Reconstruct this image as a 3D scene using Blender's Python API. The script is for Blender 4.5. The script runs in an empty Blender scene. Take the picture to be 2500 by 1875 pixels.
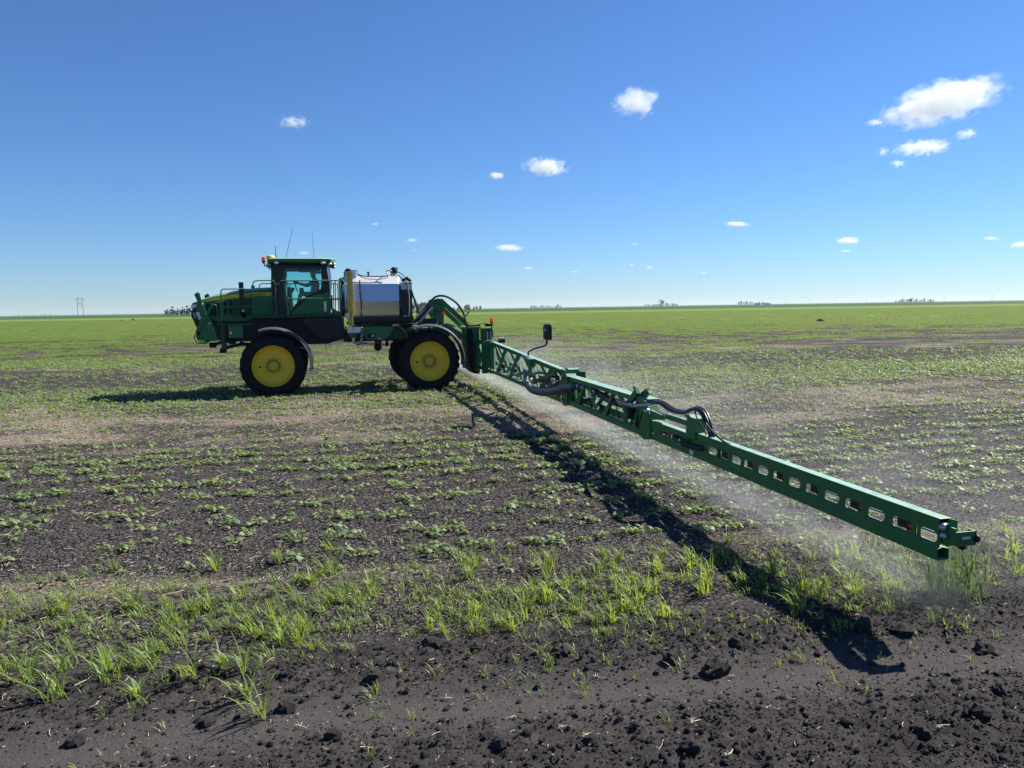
import bpy, math, random
import numpy as np
from mathutils import Vector, Matrix
R = math.radians
random.seed(7); RNG = np.random.default_rng(11)
scene = bpy.context.scene
COL = scene.collection

# ------------------------------------------------------------------ camera
CAM_H = 2.49
cam = bpy.data.cameras.new('camera'); cam_ob = bpy.data.objects.new('camera', cam); COL.objects.link(cam_ob)
cam.sensor_fit = 'HORIZONTAL'; cam.sensor_width = 36.0; cam.lens = 36.0 * 1878.0 / 2500.0
cam.clip_start = 0.05; cam.clip_end = 90000.0
PITCH, ROLL = R(5.640), R(0.894)
fw = Vector((0, math.cos(PITCH), -math.sin(PITCH))); r0 = Vector((1, 0, 0)); u0 = r0.cross(fw)
cr = r0 * math.cos(ROLL) - u0 * math.sin(ROLL); cu = r0 * math.sin(ROLL) + u0 * math.cos(ROLL)
m = Matrix((cr, cu, -fw)).transposed().to_4x4(); m.translation = Vector((0, 0, CAM_H))
cam_ob.matrix_world = m
scene.camera = cam_ob

# ------------------------------------------------------------------ sky and sun
SUN_AZ = R(59.5); SUN_EL = R(42.0)          # azimuth clockwise from the view axis (+Y)
world = bpy.data.worlds.new('World'); scene.world = world; world.use_nodes = True
nt = world.node_tree; nt.nodes.clear()
sky = nt.nodes.new('ShaderNodeTexSky'); sky.sky_type = 'NISHITA'; sky.sun_disc = False
sky.sun_elevation = SUN_EL; sky.sun_rotation = SUN_AZ
sky.altitude = 0; sky.air_density = 1.0; sky.dust_density = 0.0; sky.ozone_density = 10.0
wb = nt.nodes.new('ShaderNodeMix'); wb.data_type = 'RGBA'; wb.blend_type = 'MULTIPLY'; wb.inputs[0].default_value = 1.0; wb.inputs[7].default_value = (.94, 1.09, 1.25, 1)   # the camera's white balance
bg = nt.nodes.new('ShaderNodeBackground'); bg.inputs['Strength'].default_value = 0.052
wo = nt.nodes.new('ShaderNodeOutputWorld')
nt.links.new(sky.outputs[0], wb.inputs[6]); nt.links.new(wb.outputs[2], bg.inputs['Color']); nt.links.new(bg.outputs[0], wo.inputs['Surface'])
sl = bpy.data.lights.new('sun', 'SUN'); sl.energy = 5.0; sl.angle = R(0.53); sl.color = (1.0, 0.95, 0.87)
so = bpy.data.objects.new('sun', sl); COL.objects.link(so)
sdir = Vector((math.sin(SUN_AZ) * math.cos(SUN_EL), math.cos(SUN_AZ) * math.cos(SUN_EL), math.sin(SUN_EL)))
so.rotation_euler = sdir.to_track_quat('Z', 'Y').to_euler(); so.location = (30, 20, 40)

vs = scene.view_settings
vs.view_transform = 'Standard'; vs.look = 'None'; vs.gamma = 1.0; vs.exposure = 1.0; vs.use_curve_mapping = False
cy = scene.cycles
cy.max_bounces = 8; cy.diffuse_bounces = 3; cy.glossy_bounces = 4; cy.transmission_bounces = 6
cy.transparent_max_bounces = 12; cy.volume_bounces = 6; cy.caustics_reflective = False; cy.caustics_refractive = False
try:
    cy.use_denoising = True
except Exception:
    pass

# ------------------------------------------------------------------ materials
MATS = {}
def node(nt, t, **kw):
    n = nt.nodes.new(t)
    for k, v in kw.items():
        if k in n.inputs: n.inputs[k].default_value = v
        else: setattr(n, k, v)
    return n
def new_mat(name):
    m = bpy.data.materials.new(name); m.use_nodes = True; m.node_tree.nodes.clear(); MATS[name] = m
    return m, m.node_tree
def rgba(c): return (c[0], c[1], c[2], 1.0)
def paint(name, col, rough=0.4, metal=0.0, spec=0.5, var=0.18, scale=6.0, bump=0.0, bscale=60.0, dust=0.0, dustcol=(.16, .13, .10), coat=0.0, glaredust=0.0, glaredustcol=(.30, .44, .33)):
    m, t = new_mat(name); L = t.links.new
    out = node(t, 'ShaderNodeOutputMaterial'); b = node(t, 'ShaderNodeBsdfPrincipled')
    tc = node(t, 'ShaderNodeTexCoord')
    n1 = node(t, 'ShaderNodeTexNoise', Scale=scale, Detail=5.0, Roughness=0.6); L(tc.outputs['Object'], n1.inputs['Vector'])
    mx = node(t, 'ShaderNodeMix', data_type='RGBA'); mx.inputs[6].default_value = rgba([c * (1 - var) for c in col]); mx.inputs[7].default_value = rgba([c * (1 + var) for c in col])
    L(n1.outputs['Fac'], mx.inputs[0]); last = mx.outputs[2]
    if dust > 0:
        n2 = node(t, 'ShaderNodeTexNoise', Scale=scale * 2.7, Detail=6.0, Roughness=0.7); L(tc.outputs['Object'], n2.inputs['Vector'])
        mr = node(t, 'ShaderNodeMapRange'); mr.inputs['From Min'].default_value = 0.42; mr.inputs['From Max'].default_value = 0.75; mr.inputs['To Max'].default_value = dust
        L(n2.outputs['Fac'], mr.inputs['Value'])
        m2 = node(t, 'ShaderNodeMix', data_type='RGBA'); m2.inputs[7].default_value = rgba(dustcol)
        L(mr.outputs[0], m2.inputs[0]); L(last, m2.inputs[6]); last = m2.outputs[2]
    if glaredust > 0:        # sun glare painted pale on faces that look up, mixed with dried spray dust
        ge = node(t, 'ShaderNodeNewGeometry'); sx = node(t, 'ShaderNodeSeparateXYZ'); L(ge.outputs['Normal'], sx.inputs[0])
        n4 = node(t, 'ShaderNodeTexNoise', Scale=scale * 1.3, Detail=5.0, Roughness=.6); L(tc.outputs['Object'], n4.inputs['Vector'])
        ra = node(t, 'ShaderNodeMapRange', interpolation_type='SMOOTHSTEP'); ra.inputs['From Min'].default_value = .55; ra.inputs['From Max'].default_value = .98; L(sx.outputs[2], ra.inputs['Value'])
        rb = node(t, 'ShaderNodeMapRange'); rb.inputs['From Min'].default_value = .3; rb.inputs['From Max'].default_value = .7; rb.inputs['To Min'].default_value = .6 * glaredust; rb.inputs['To Max'].default_value = glaredust; L(n4.outputs['Fac'], rb.inputs['Value'])
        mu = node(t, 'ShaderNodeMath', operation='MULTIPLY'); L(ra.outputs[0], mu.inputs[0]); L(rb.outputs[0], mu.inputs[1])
        m4 = node(t, 'ShaderNodeMix', data_type='RGBA'); m4.inputs[7].default_value = rgba(glaredustcol); L(mu.outputs[0], m4.inputs[0]); L(last, m4.inputs[6]); last = m4.outputs[2]
    L(last, b.inputs['Base Color'])
    mr = node(t, 'ShaderNodeMapRange'); mr.inputs['To Min'].default_value = max(.03, rough - .1); mr.inputs['To Max'].default_value = min(1, rough + .14)
    L(n1.outputs['Fac'], mr.inputs['Value']); L(mr.outputs[0], b.inputs['Roughness'])
    b.inputs['Metallic'].default_value = metal; b.inputs['Specular IOR Level'].default_value = spec
    if coat: b.inputs['Coat Weight'].default_value = coat; b.inputs['Coat Roughness'].default_value = .28
    if bump > 0:
        n3 = node(t, 'ShaderNodeTexNoise', Scale=bscale, Detail=3.0); L(tc.outputs['Object'], n3.inputs['Vector'])
        bp = node(t, 'ShaderNodeBump', Strength=bump, Distance=.01); L(n3.outputs['Fac'], bp.inputs['Height']); L(bp.outputs[0], b.inputs['Normal'])
    L(b.outputs[0], out.inputs['Surface'])
    return m
GREEN = paint('machine_green', (.006, .130, .036), .42, spec=.4, dust=.0, coat=.15, glaredust=.7, glaredustcol=(.46, .62, .50))
GREEN_D = paint('frame_green', (.004, .070, .022), .5, dust=.15, spec=.35, glaredust=.2)
YELLOW = paint('wheel_yellow', (.72, .47, .012), .42, dust=.22, dustcol=(.30, .2, .05))
HUBY = paint('hub_yellow', (.60, .41, .03), .5, dust=.35, dustcol=(.16, .11, .05))
STRIPE = paint('stripe_yellow', (.75, .55, .02), .4)
POSTY = paint('post_yellow', (.68, .50, .10), .5, dust=.25)
BLACK = paint('black_plastic', (.008, .008, .011), .5, spec=.35, dust=.2, dustcol=(.03, .028, .027))
BLACKG = paint('black_gloss', (.007, .007, .010), .30, dust=.05, spec=.4)
RUBBER = paint('tyre_rubber', (.006, .0065, .010), .8, spec=.3, dust=.15, dustcol=(.022, .021, .021), bump=.2, bscale=40)
FENDER = paint('fender_plastic', (.022, .022, .026), .42, dust=.1, glaredust=.35, glaredustcol=(.20, .20, .21))  # lit top edges put into the colour as pale grey
HOSE = paint('hose_rubber', (.012, .012, .014), .38)
HOSEW = paint('hose_sleeve', (.16, .16, .15), .6, bump=.8, bscale=25, dust=.5, dustcol=(.5, .5, .48))
STEEL2 = paint('sunlit_steel', (.66, .66, .67), .55, metal=.5, var=.05, scale=2.0)  # rougher copy of the steel; sunlight on top put into its paler colour
STEEL = paint('brushed_steel', (.48, .50, .53), .27, metal=1.0, var=.06, scale=2.0)
STEELD = paint('dull_steel', (.42, .43, .45), .38, metal=1.0)
GREYP = paint('grey_panel', (.55, .55, .54), .5)
WHITE = paint('white_label', (.75, .76, .76), .5, var=.05)
LAMP = paint('lamp_lens', (.72, .74, .74), .15, var=.05)
SEATM = paint('seat_cloth', (.03, .035, .05), .85)
RED = paint('red_cap', (.45, .02, .01), .4)
SKIN = paint('skin', (.42, .24, .17), .55)
SHIRT = paint('shirt_cloth', (.22, .25, .33), .9, var=.15)
PANTS = paint('trouser_cloth', (.04, .05, .09), .9)
HAIR = paint('cap_cloth', (.03, .03, .035), .9)
WOOD = paint('weathered_wood', (.20, .17, .15), .9)
BUILD = paint('white_siding', (.7, .7, .7), .7)
BROOF = paint('grey_roof', (.25, .25, .27), .6)
STONE = paint('dark_stone', (.035, .04, .045), .9, bump=.6, bscale=8)

def amber():
    m, t = new_mat('amber_lens'); L = t.links.new
    out = node(t, 'ShaderNodeOutputMaterial'); b = node(t, 'ShaderNodeBsdfPrincipled', Roughness=.2); tr = node(t, 'ShaderNodeBsdfTranslucent')
    tc = node(t, 'ShaderNodeTexCoord'); w = node(t, 'ShaderNodeTexWave', Scale=30.0); L(tc.outputs['Object'], w.inputs['Vector'])
    mx = node(t, 'ShaderNodeMix', data_type='RGBA'); mx.inputs[6].default_value = (.85, .14, .01, 1); mx.inputs[7].default_value = (.95, .22, .02, 1); L(w.outputs['Fac'], mx.inputs[0])
    L(mx.outputs[2], b.inputs['Base Color']); tr.inputs['Color'].default_value = (.95, .2, .01, 1)
    ms = node(t, 'ShaderNodeMixShader'); ms.inputs[0].default_value = .5; L(b.outputs[0], ms.inputs[1]); L(tr.outputs[0], ms.inputs[2]); L(ms.outputs[0], out.inputs['Surface'])
    return m
AMBER = amber()
def glass(name, tint, gl=.08):
    m, t = new_mat(name); L = t.links.new
    out = node(t, 'ShaderNodeOutputMaterial'); tr = node(t, 'ShaderNodeBsdfTransparent'); g = node(t, 'ShaderNodeBsdfGlossy', Roughness=.03)
    tc = node(t, 'ShaderNodeTexCoord'); n1 = node(t, 'ShaderNodeTexNoise', Scale=3.0, Detail=4.0); L(tc.outputs['Object'], n1.inputs['Vector'])
    mx = node(t, 'ShaderNodeMix', data_type='RGBA'); mx.inputs[6].default_value = rgba([c * .97 for c in tint]); mx.inputs[7].default_value = rgba(tint)
    L(n1.outputs['Fac'], mx.inputs[0]); L(mx.outputs[2], tr.inputs['Color'])
    fr = node(t, 'ShaderNodeFresnel', IOR=1.45); ms = node(t, 'ShaderNodeMixShader')
    L(fr.outputs[0], ms.inputs[0]); L(tr.outputs[0], ms.inputs[1]); L(g.outputs[0], ms.inputs[2]); L(ms.outputs[0], out.inputs['Surface'])
    return m
GLASS = glass('tinted_glass', (.70, .93, .93))

def leaf_mat(name, c1, c2, trans, tcol, rough=.38, spec=.5):
    m, t = new_mat(name); L = t.links.new
    out = node(t, 'ShaderNodeOutputMaterial'); b = node(t, 'ShaderNodeBsdfPrincipled', Roughness=rough); b.inputs['Specular IOR Level'].default_value = spec
    oi = node(t, 'ShaderNodeObjectInfo'); tc = node(t, 'ShaderNodeTexCoord')
    n1 = node(t, 'ShaderNodeTexNoise', Scale=9.0, Detail=2.0); L(tc.outputs['Object'], n1.inputs['Vector'])
    ad = node(t, 'ShaderNodeMath', operation='ADD'); L(oi.outputs['Random'], ad.inputs[0]); L(n1.outputs['Fac'], ad.inputs[1])
    hf = node(t, 'ShaderNodeMath', operation='MULTIPLY'); hf.inputs[1].default_value = .5; L(ad.outputs[0], hf.inputs[0])
    mx = node(t, 'ShaderNodeMix', data_type='RGBA'); mx.inputs[6].default_value = rgba(c1); mx.inputs[7].default_value = rgba(c2); L(hf.outputs[0], mx.inputs[0])
    L(mx.outputs[2], b.inputs['Base Color'])
    tr = node(t, 'ShaderNodeBsdfTranslucent'); tr.inputs['Color'].default_value = rgba(tcol)
    ms = node(t, 'ShaderNodeMixShader'); ms.inputs[0].default_value = trans
    L(b.outputs[0], ms.inputs[1]); L(tr.outputs[0], ms.inputs[2]); L(ms.outputs[0], out.inputs['Surface'])
    return m
SEEDLING = leaf_mat('seedling_leaf', (.125, .185, .07), (.23, .295, .13), .34, (.32, .43, .08), .55, .35)
CROPFAR = leaf_mat('crop_leaf', (.14, .205, .06), (.22, .295, .10), .36, (.30, .40, .08), .6, .35)
GRASSM = leaf_mat('grass_blade', (.11, .175, .04), (.21, .285, .08), .42, (.34, .44, .05), .48, .45)
GRASSD = leaf_mat('tall_grass_blade', (.07, .115, .05), (.11, .16, .075), .3, (.18, .27, .08), .5, .4)
TREEL = leaf_mat('tree_leaf', (.085, .115, .085), (.12, .15, .105), .25, (.08, .14, .03), .6, .3)
STRAW = paint('straw', (.42, .34, .24), .75, var=.35, scale=3)
SOILC = paint('clod_soil', (.034, .031, .030), .95, var=.35, scale=9, bump=.6, bscale=60, spec=.2)

# ------------------------------------------------------------------ mesh builder
class MB:
    def __init__(s): s.v = []; s.f = []
    def add(s, vs, fs):
        o = len(s.v); s.v += [tuple(p) for p in vs]; s.f += [tuple(i + o for i in f) for f in fs]; return s
    def box(s, x0, x1, y0, y1, z0, z1):
        return s.add([(x, y, z) for x in (x0, x1) for y in (y0, y1) for z in (z0, z1)],
                     [(0, 1, 3, 2), (4, 6, 7, 5), (0, 4, 5, 1), (2, 3, 7, 6), (0, 2, 6, 4), (1, 5, 7, 3)])
    def beam(s, a, b, w, h, up=(0, 0, 1)):
        a = Vector(a); b = Vector(b); d = (b - a).normalized(); up = Vector(up)
        if abs(d.dot(up)) > .97: up = Vector((1, 0, 0))
        sd = d.cross(up).normalized(); u2 = sd.cross(d).normalized()
        vs = []
        for p in (a, b):
            for i, j in ((-1, -1), (1, -1), (1, 1), (-1, 1)): vs.append(p + sd * (i * w / 2) + u2 * (j * h / 2))
        return s.add(vs, [(3, 2, 1, 0), (4, 5, 6, 7), (0, 1, 5, 4), (1, 2, 6, 5), (2, 3, 7, 6), (3, 0, 4, 7)])
    def tube(s, pts, r, n=8, closed=False):
        pts = [Vector(p) for p in pts]; k = len(pts); rs = r if isinstance(r, (list, tuple)) else [r] * k
        vs = []; up = Vector((0, 0, 1)); prev = None
        for i, p in enumerate(pts):
            d = (pts[(i + 1) % k if closed else min(i + 1, k - 1)] - pts[(i - 1) % k if closed else max(i - 1, 0)]).normalized()
            if prev is None:
                a = up if abs(d.dot(up)) < .95 else Vector((1, 0, 0)); sd = d.cross(a).normalized()
            else:
                sd = (prev - d * prev.dot(d)).normalized()
            prev = sd; u2 = d.cross(sd)
            for j in range(n):
                t = 2 * math.pi * j / n; vs.append(p + (sd * math.cos(t) + u2 * math.sin(t)) * rs[i])
        fs = []
        for i in range(k if closed else k - 1):
            i2 = (i + 1) % k
            for j in range(n): fs.append((i * n + j, i * n + (j + 1) % n, i2 * n + (j + 1) % n, i2 * n + j))
        if not closed: fs += [tuple(range(n))[::-1], tuple((k - 1) * n + j for j in range(n))]
        return s.add(vs, fs)
    def prism(s, outline, y0, y1):      # outline of (x, z), pushed along y
        n = len(outline); a = sum(outline[i][0] * outline[(i + 1) % n][1] - outline[(i + 1) % n][0] * outline[i][1] for i in range(n))
        if a < 0: outline = outline[::-1]
        vs = [(x, y0, z) for x, z in outline] + [(x, y1, z) for x, z in outline]
        fs = [tuple(range(n)), tuple(range(2 * n - 1, n - 1, -1))] + [(i, i + n, (i + 1) % n + n, (i + 1) % n) for i in range(n)]
        return s.add(vs, fs)
    def prismx(s, outline, x0, x1):     # outline of (y, z), pushed along x
        n = len(outline); a = sum(outline[i][0] * outline[(i + 1) % n][1] - outline[(i + 1) % n][0] * outline[i][1] for i in range(n))
        if a < 0: outline = outline[::-1]
        vs = [(x0, y, z) for y, z in outline] + [(x1, y, z) for y, z in outline]
        fs = [tuple(range(n))[::-1], tuple(range(n, 2 * n))] + [(i, (i + 1) % n, (i + 1) % n + n, i + n) for i in range(n)]
        return s.add(vs, fs)
    def loft(s, rings, cap=True):
        n = len(rings[0]); vs = [p for r in rings for p in r]; fs = []
        for i in range(len(rings) - 1):
            for j in range(n): fs.append((i * n + j, i * n + (j + 1) % n, (i + 1) * n + (j + 1) % n, (i + 1) * n + j))
        if cap: fs += [tuple(range(n))[::-1], tuple((len(rings) - 1) * n + j for j in range(n))]
        return s.add(vs, fs)
    def lathe(s, prof, c, axis='y', n=32, close=False):   # prof of (r, a)
        vs = []; k = len(prof)
        for r, a in prof:
            for j in range(n):
                t = 2 * math.pi * j / n; p, q = r * math.cos(t), r * math.sin(t)
                vs.append({'y': (c[0] + p, c[1] + a, c[2] + q), 'z': (c[0] + p, c[1] + q, c[2] + a), 'x': (c[0] + a, c[1] + p, c[2] + q)}[axis])
        fs = []
        for i in range(k if close else k - 1):
            i2 = (i + 1) % k
            for j in range(n): fs.append((i * n + j, i * n + (j + 1) % n, i2 * n + (j + 1) % n, i2 * n + j))
        return s.add(vs, fs)
    def ball(s, c, r, n=12, m=8):
        if not isinstance(r, (tuple, list)): r = (r, r, r)
        vs = [(c[0], c[1], c[2] - r[2])]; fs = []
        for i in range(1, m):
            ph = -math.pi / 2 + math.pi * i / m
            for j in range(n):
                t = 2 * math.pi * j / n; vs.append((c[0] + r[0] * math.cos(ph) * math.cos(t), c[1] + r[1] * math.cos(ph) * math.sin(t), c[2] + r[2] * math.sin(ph)))
        vs.append((c[0], c[1], c[2] + r[2])); e = len(vs) - 1
        for j in range(n):
            fs.append((0, 1 + (j + 1) % n, 1 + j)); fs.append((e, e - n + j, e - n + (j + 1) % n))
            for i in range(m - 2): a = 1 + i * n; fs.append((a + j, a + (j + 1) % n, a + n + (j + 1) % n, a + n + j))
        return s.add(vs, fs)
    def mesh(s, name, mat, smooth=None):
        me = bpy.data.meshes.new(name); me.from_pydata(s.v, [], s.f); me.update()
        for mm in (mat if isinstance(mat, (list, tuple)) else [mat]): me.materials.append(mm)
        if smooth:
            me.polygons.foreach_set('use_smooth', [True] * len(me.polygons)); me.set_sharp_from_angle(angle=R(smooth))
        return me
    def build(s, name, mat, parent=None, smooth=None, fix=True):
        me = s.mesh(name, mat, smooth)
        if fix:
            import bmesh
            bm = bmesh.new(); bm.from_mesh(me); bmesh.ops.recalc_face_normals(bm, faces=bm.faces); bm.to_mesh(me); bm.free()
            if smooth: me.set_sharp_from_angle(angle=R(smooth))
        o = bpy.data.objects.new(name, me); COL.objects.link(o)
        if parent: o.parent = parent
        return o
def tag(o, label=None, cat=None, group=None, kind=None):
    if label: o['label'] = label
    if cat: o['category'] = cat
    if group: o['group'] = group
    if kind: o['kind'] = kind
    return o
def bez(pts, n=8):          # Catmull-Rom through the points
    P = [Vector(p) for p in pts]; P = [P[0] * 2 - P[1]] + P + [P[-1] * 2 - P[-2]]; out = []
    for i in range(1, len(P) - 2):
        a, b, c, d = P[i - 1:i + 3]
        for k in range(n):
            t = k / n; out.append(.5 * ((2 * b) + (c - a) * t + (2 * a - 5 * b + 4 * c - d) * t * t + (3 * b - a - 3 * c + d) * t ** 3))
    out.append(P[-2]); return out
# ------------------------------------------------------------------ field frame: u along the rows (machine front to rear), v across, away from the camera
PHI = R(14.0); OX, OY = -7.05, 22.7
CP, SP = math.cos(PHI), math.sin(PHI)
def to_uv(x, y): return (x - OX) * CP + (y - OY) * SP, -(x - OX) * SP + (y - OY) * CP
def to_xy(u, v): return OX + u * CP - v * SP, OY + u * SP + v * CP
def _h(ix, iy, seed):
    n = (ix.astype(np.int64) * 374761393 + iy.astype(np.int64) * 668265263 + seed * 1442695041) & 0x7fffffff
    n = ((n ^ (n >> 13)) * 1274126177) & 0x7fffffff
    return ((n ^ (n >> 16)) & 0xffff) / 65535.0
def vnoise(x, y, seed=0):
    x = np.asarray(x, float); y = np.asarray(y, float)
    ix = np.floor(x); iy = np.floor(y); fx = x - ix; fy = y - iy; ix = ix.astype(np.int64); iy = iy.astype(np.int64)
    fx = fx * fx * (3 - 2 * fx); fy = fy * fy * (3 - 2 * fy)
    return (_h(ix, iy, seed) * (1 - fx) + _h(ix + 1, iy, seed) * fx) * (1 - fy) + (_h(ix, iy + 1, seed) * (1 - fx) + _h(ix + 1, iy + 1, seed) * fx) * fy
def fbm(x, y, seed=0, oct=4, g=.5):
    a = 1.0; s = 0.0; t = 0.0
    for i in range(oct): s = s + a * vnoise(x * 2 ** i, y * 2 ** i, seed + i * 17); t += a; a *= g
    return s / t
def sstep(a, b, x): t = np.clip((x - a) / (b - a), 0, 1); return t * t * (3 - 2 * t)
def zone(x, y):
    u, v = to_uv(np.asarray(x, float), np.asarray(y, float))
    wob = (fbm(u * .35, v * .35, 3, 3) - .5)
    vz = v + .10 * (u - 2) * np.clip((-v - 2) / 14, 0, 1) + wob * np.where(v < -8, .8, np.where(v < 6, 2.6, 9.0))
    return u, v, vz
def cover(x, y):            # how much of the ground the crop leaves hide
    u, v, vz = zone(x, y)
    b = np.interp(vz, [-30, -17.0, -16.4, -15.4, -10.0, -8.8, -4.2, -3.0, 3.5, 5.2, 11.5, 14, 22, 32, 50, 80, 140, 1e5],
                  [0, 0, .15, .55, .60, .15, .15, .36, .40, .08, .07, .26, .42, .46, .70, .9, 1, 1])
    pn = fbm(u * .22 + 40, v * .6, 9, 4)
    amp = np.interp(v, [-20, -8, 0, 40, 100], [.9, .9, 1.0, 1.2, .4])
    c = b * (1 + amp * (pn - .5) * 2)
    bare = sstep(.56, .66, fbm(u * .045 + 11, v * .11 + 3, 31, 3)) * np.interp(v, [4, 12, 45, 75], [0, .8, .8, 0])
    return np.clip(c * (1 - bare), 0, 1)
def strawc(x, y):
    u, v, vz = zone(x, y)
    b = np.interp(vz, [-40, -18.6, -17.2, -16.4, -15.9, -9.8, -8.6, -4.4, -2.6, 3.5, 5.2, 11.5, 13.0, 15, 25, 60, 100, 1e5],
                  [.05, .12, .34, .68, .24, .24, .62, .60, .52, .48, .26, .24, .62, .55, .48, .38, .15, .1])
    return np.clip(b * (1 + 1.1 * (fbm(u * .5, v * .9, 21, 4) - .5) * 2), 0, 1)
def tilth(x, y):            # loose tilled soil at the field edge
    u, v, vz = zone(x, y); return 1 - sstep(-18.55, -18.0, vz)
def height(x, y):
    x = np.asarray(x, float); y = np.asarray(y, float)
    u, v, vz = zone(x, y); t = 1 - sstep(-18.55, -18.0, vz)
    d = np.hypot(x, y); near = 1 - sstep(25, 60, d)
    h = (fbm(x * .5, y * .5, 5, 3) - .5) * .05 * near
    track = np.exp(-((vz + 19.25) / .40) ** 2) + .7 * np.exp(-((vz + 21.2) / .3) ** 2)
    rough = (fbm(x * 5.5, y * 5.5, 15, 4, .6) - .5)
    lump = np.clip(fbm(x * 15, y * 15, 77, 3) - .50, 0, 1)
    h = h + t * ((.060 * rough + .12 * lump) * (1 - .85 * np.clip(track, 0, 1)) - .045 * track + .03)
    h = h + (1 - t) * near * (.035 * (fbm(x * 4, y * 4, 51, 3) - .5) + .010 * np.cos(2 * math.pi * (v + .05 * u) / .75 + 1.2 * fbm(u * .3, v * .2, 8, 2)) * (1 - sstep(-9, -7, v)))
    return h * near

def axis(lo_f, hi_f, step, glo, ghi, lo, hi):
    a = list(np.arange(lo_f, hi_f + 1e-6, step)); s = step; x = a[-1]
    while x < hi: s *= ghi; x += s; a.append(x)
    b = []; s = step; x = a[0]
    while x > lo: s *= glo; x -= s; b.append(x)
    return np.array(b[::-1] + a)
XS = axis(-4.6, 4.6, .04, 1.045, 1.045, -30000, 30000)
YS = axis(3.4, 7.6, .032, 1.16, 1.03, -20000, 30000)
GX, GY = np.meshgrid(XS, YS); nx, ny = len(XS), len(YS)
gx = GX.ravel(); gy = GY.ravel(); gz = height(gx, gy)
ii = np.arange(nx * ny).reshape(ny, nx)
quads = np.stack([ii[:-1, :-1], ii[:-1, 1:], ii[1:, 1:], ii[1:, :-1]], -1).reshape(-1, 4)
gm = bpy.data.meshes.new('ground')
gm.vertices.add(nx * ny); gm.vertices.foreach_set('co', np.stack([gx, gy, gz], 1).ravel())
gm.loops.add(quads.size); gm.loops.foreach_set('vertex_index', quads.ravel().astype(np.int32))
gm.polygons.add(len(quads)); gm.polygons.foreach_set('loop_start', np.arange(0, quads.size, 4, dtype=np.int32))
gm.update(calc_edges=True); gm.polygons.foreach_set('use_smooth', np.ones(len(quads), bool))
_u, _v, _vz = zone(gx, gy); _d = np.hypot(gx, gy)
edge = 520 + .06 * gx + 40 * (vnoise(gx * .004, gy * .0, 4) - .5)      # the boundary of this field
att = {'straw': strawc(gx, gy), 'green': cover(gx, gy) * sstep(35, 150, _d) * .93,
       'crack': (1 - sstep(-9.5, -8, _v)) * sstep(-18.4, -17.8, _vz), 'tilth': tilth(gx, gy), 'track': np.clip(np.exp(-((_vz + 19.25) / .44) ** 2) + .6 * np.exp(-((_vz + 21.2) / .3) ** 2), 0, 1) * tilth(gx, gy), 'far': sstep(0, 25, gy - edge)}
for k, a in att.items():
    gm.attributes.new(k, 'FLOAT', 'POINT').data.foreach_set('value', a.astype(np.float32))
ground = bpy.data.objects.new('ground', gm); COL.objects.link(ground); tag(ground, 'flat black-soil field with stubble and young crop reaching the horizon', kind='structure')

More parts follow.
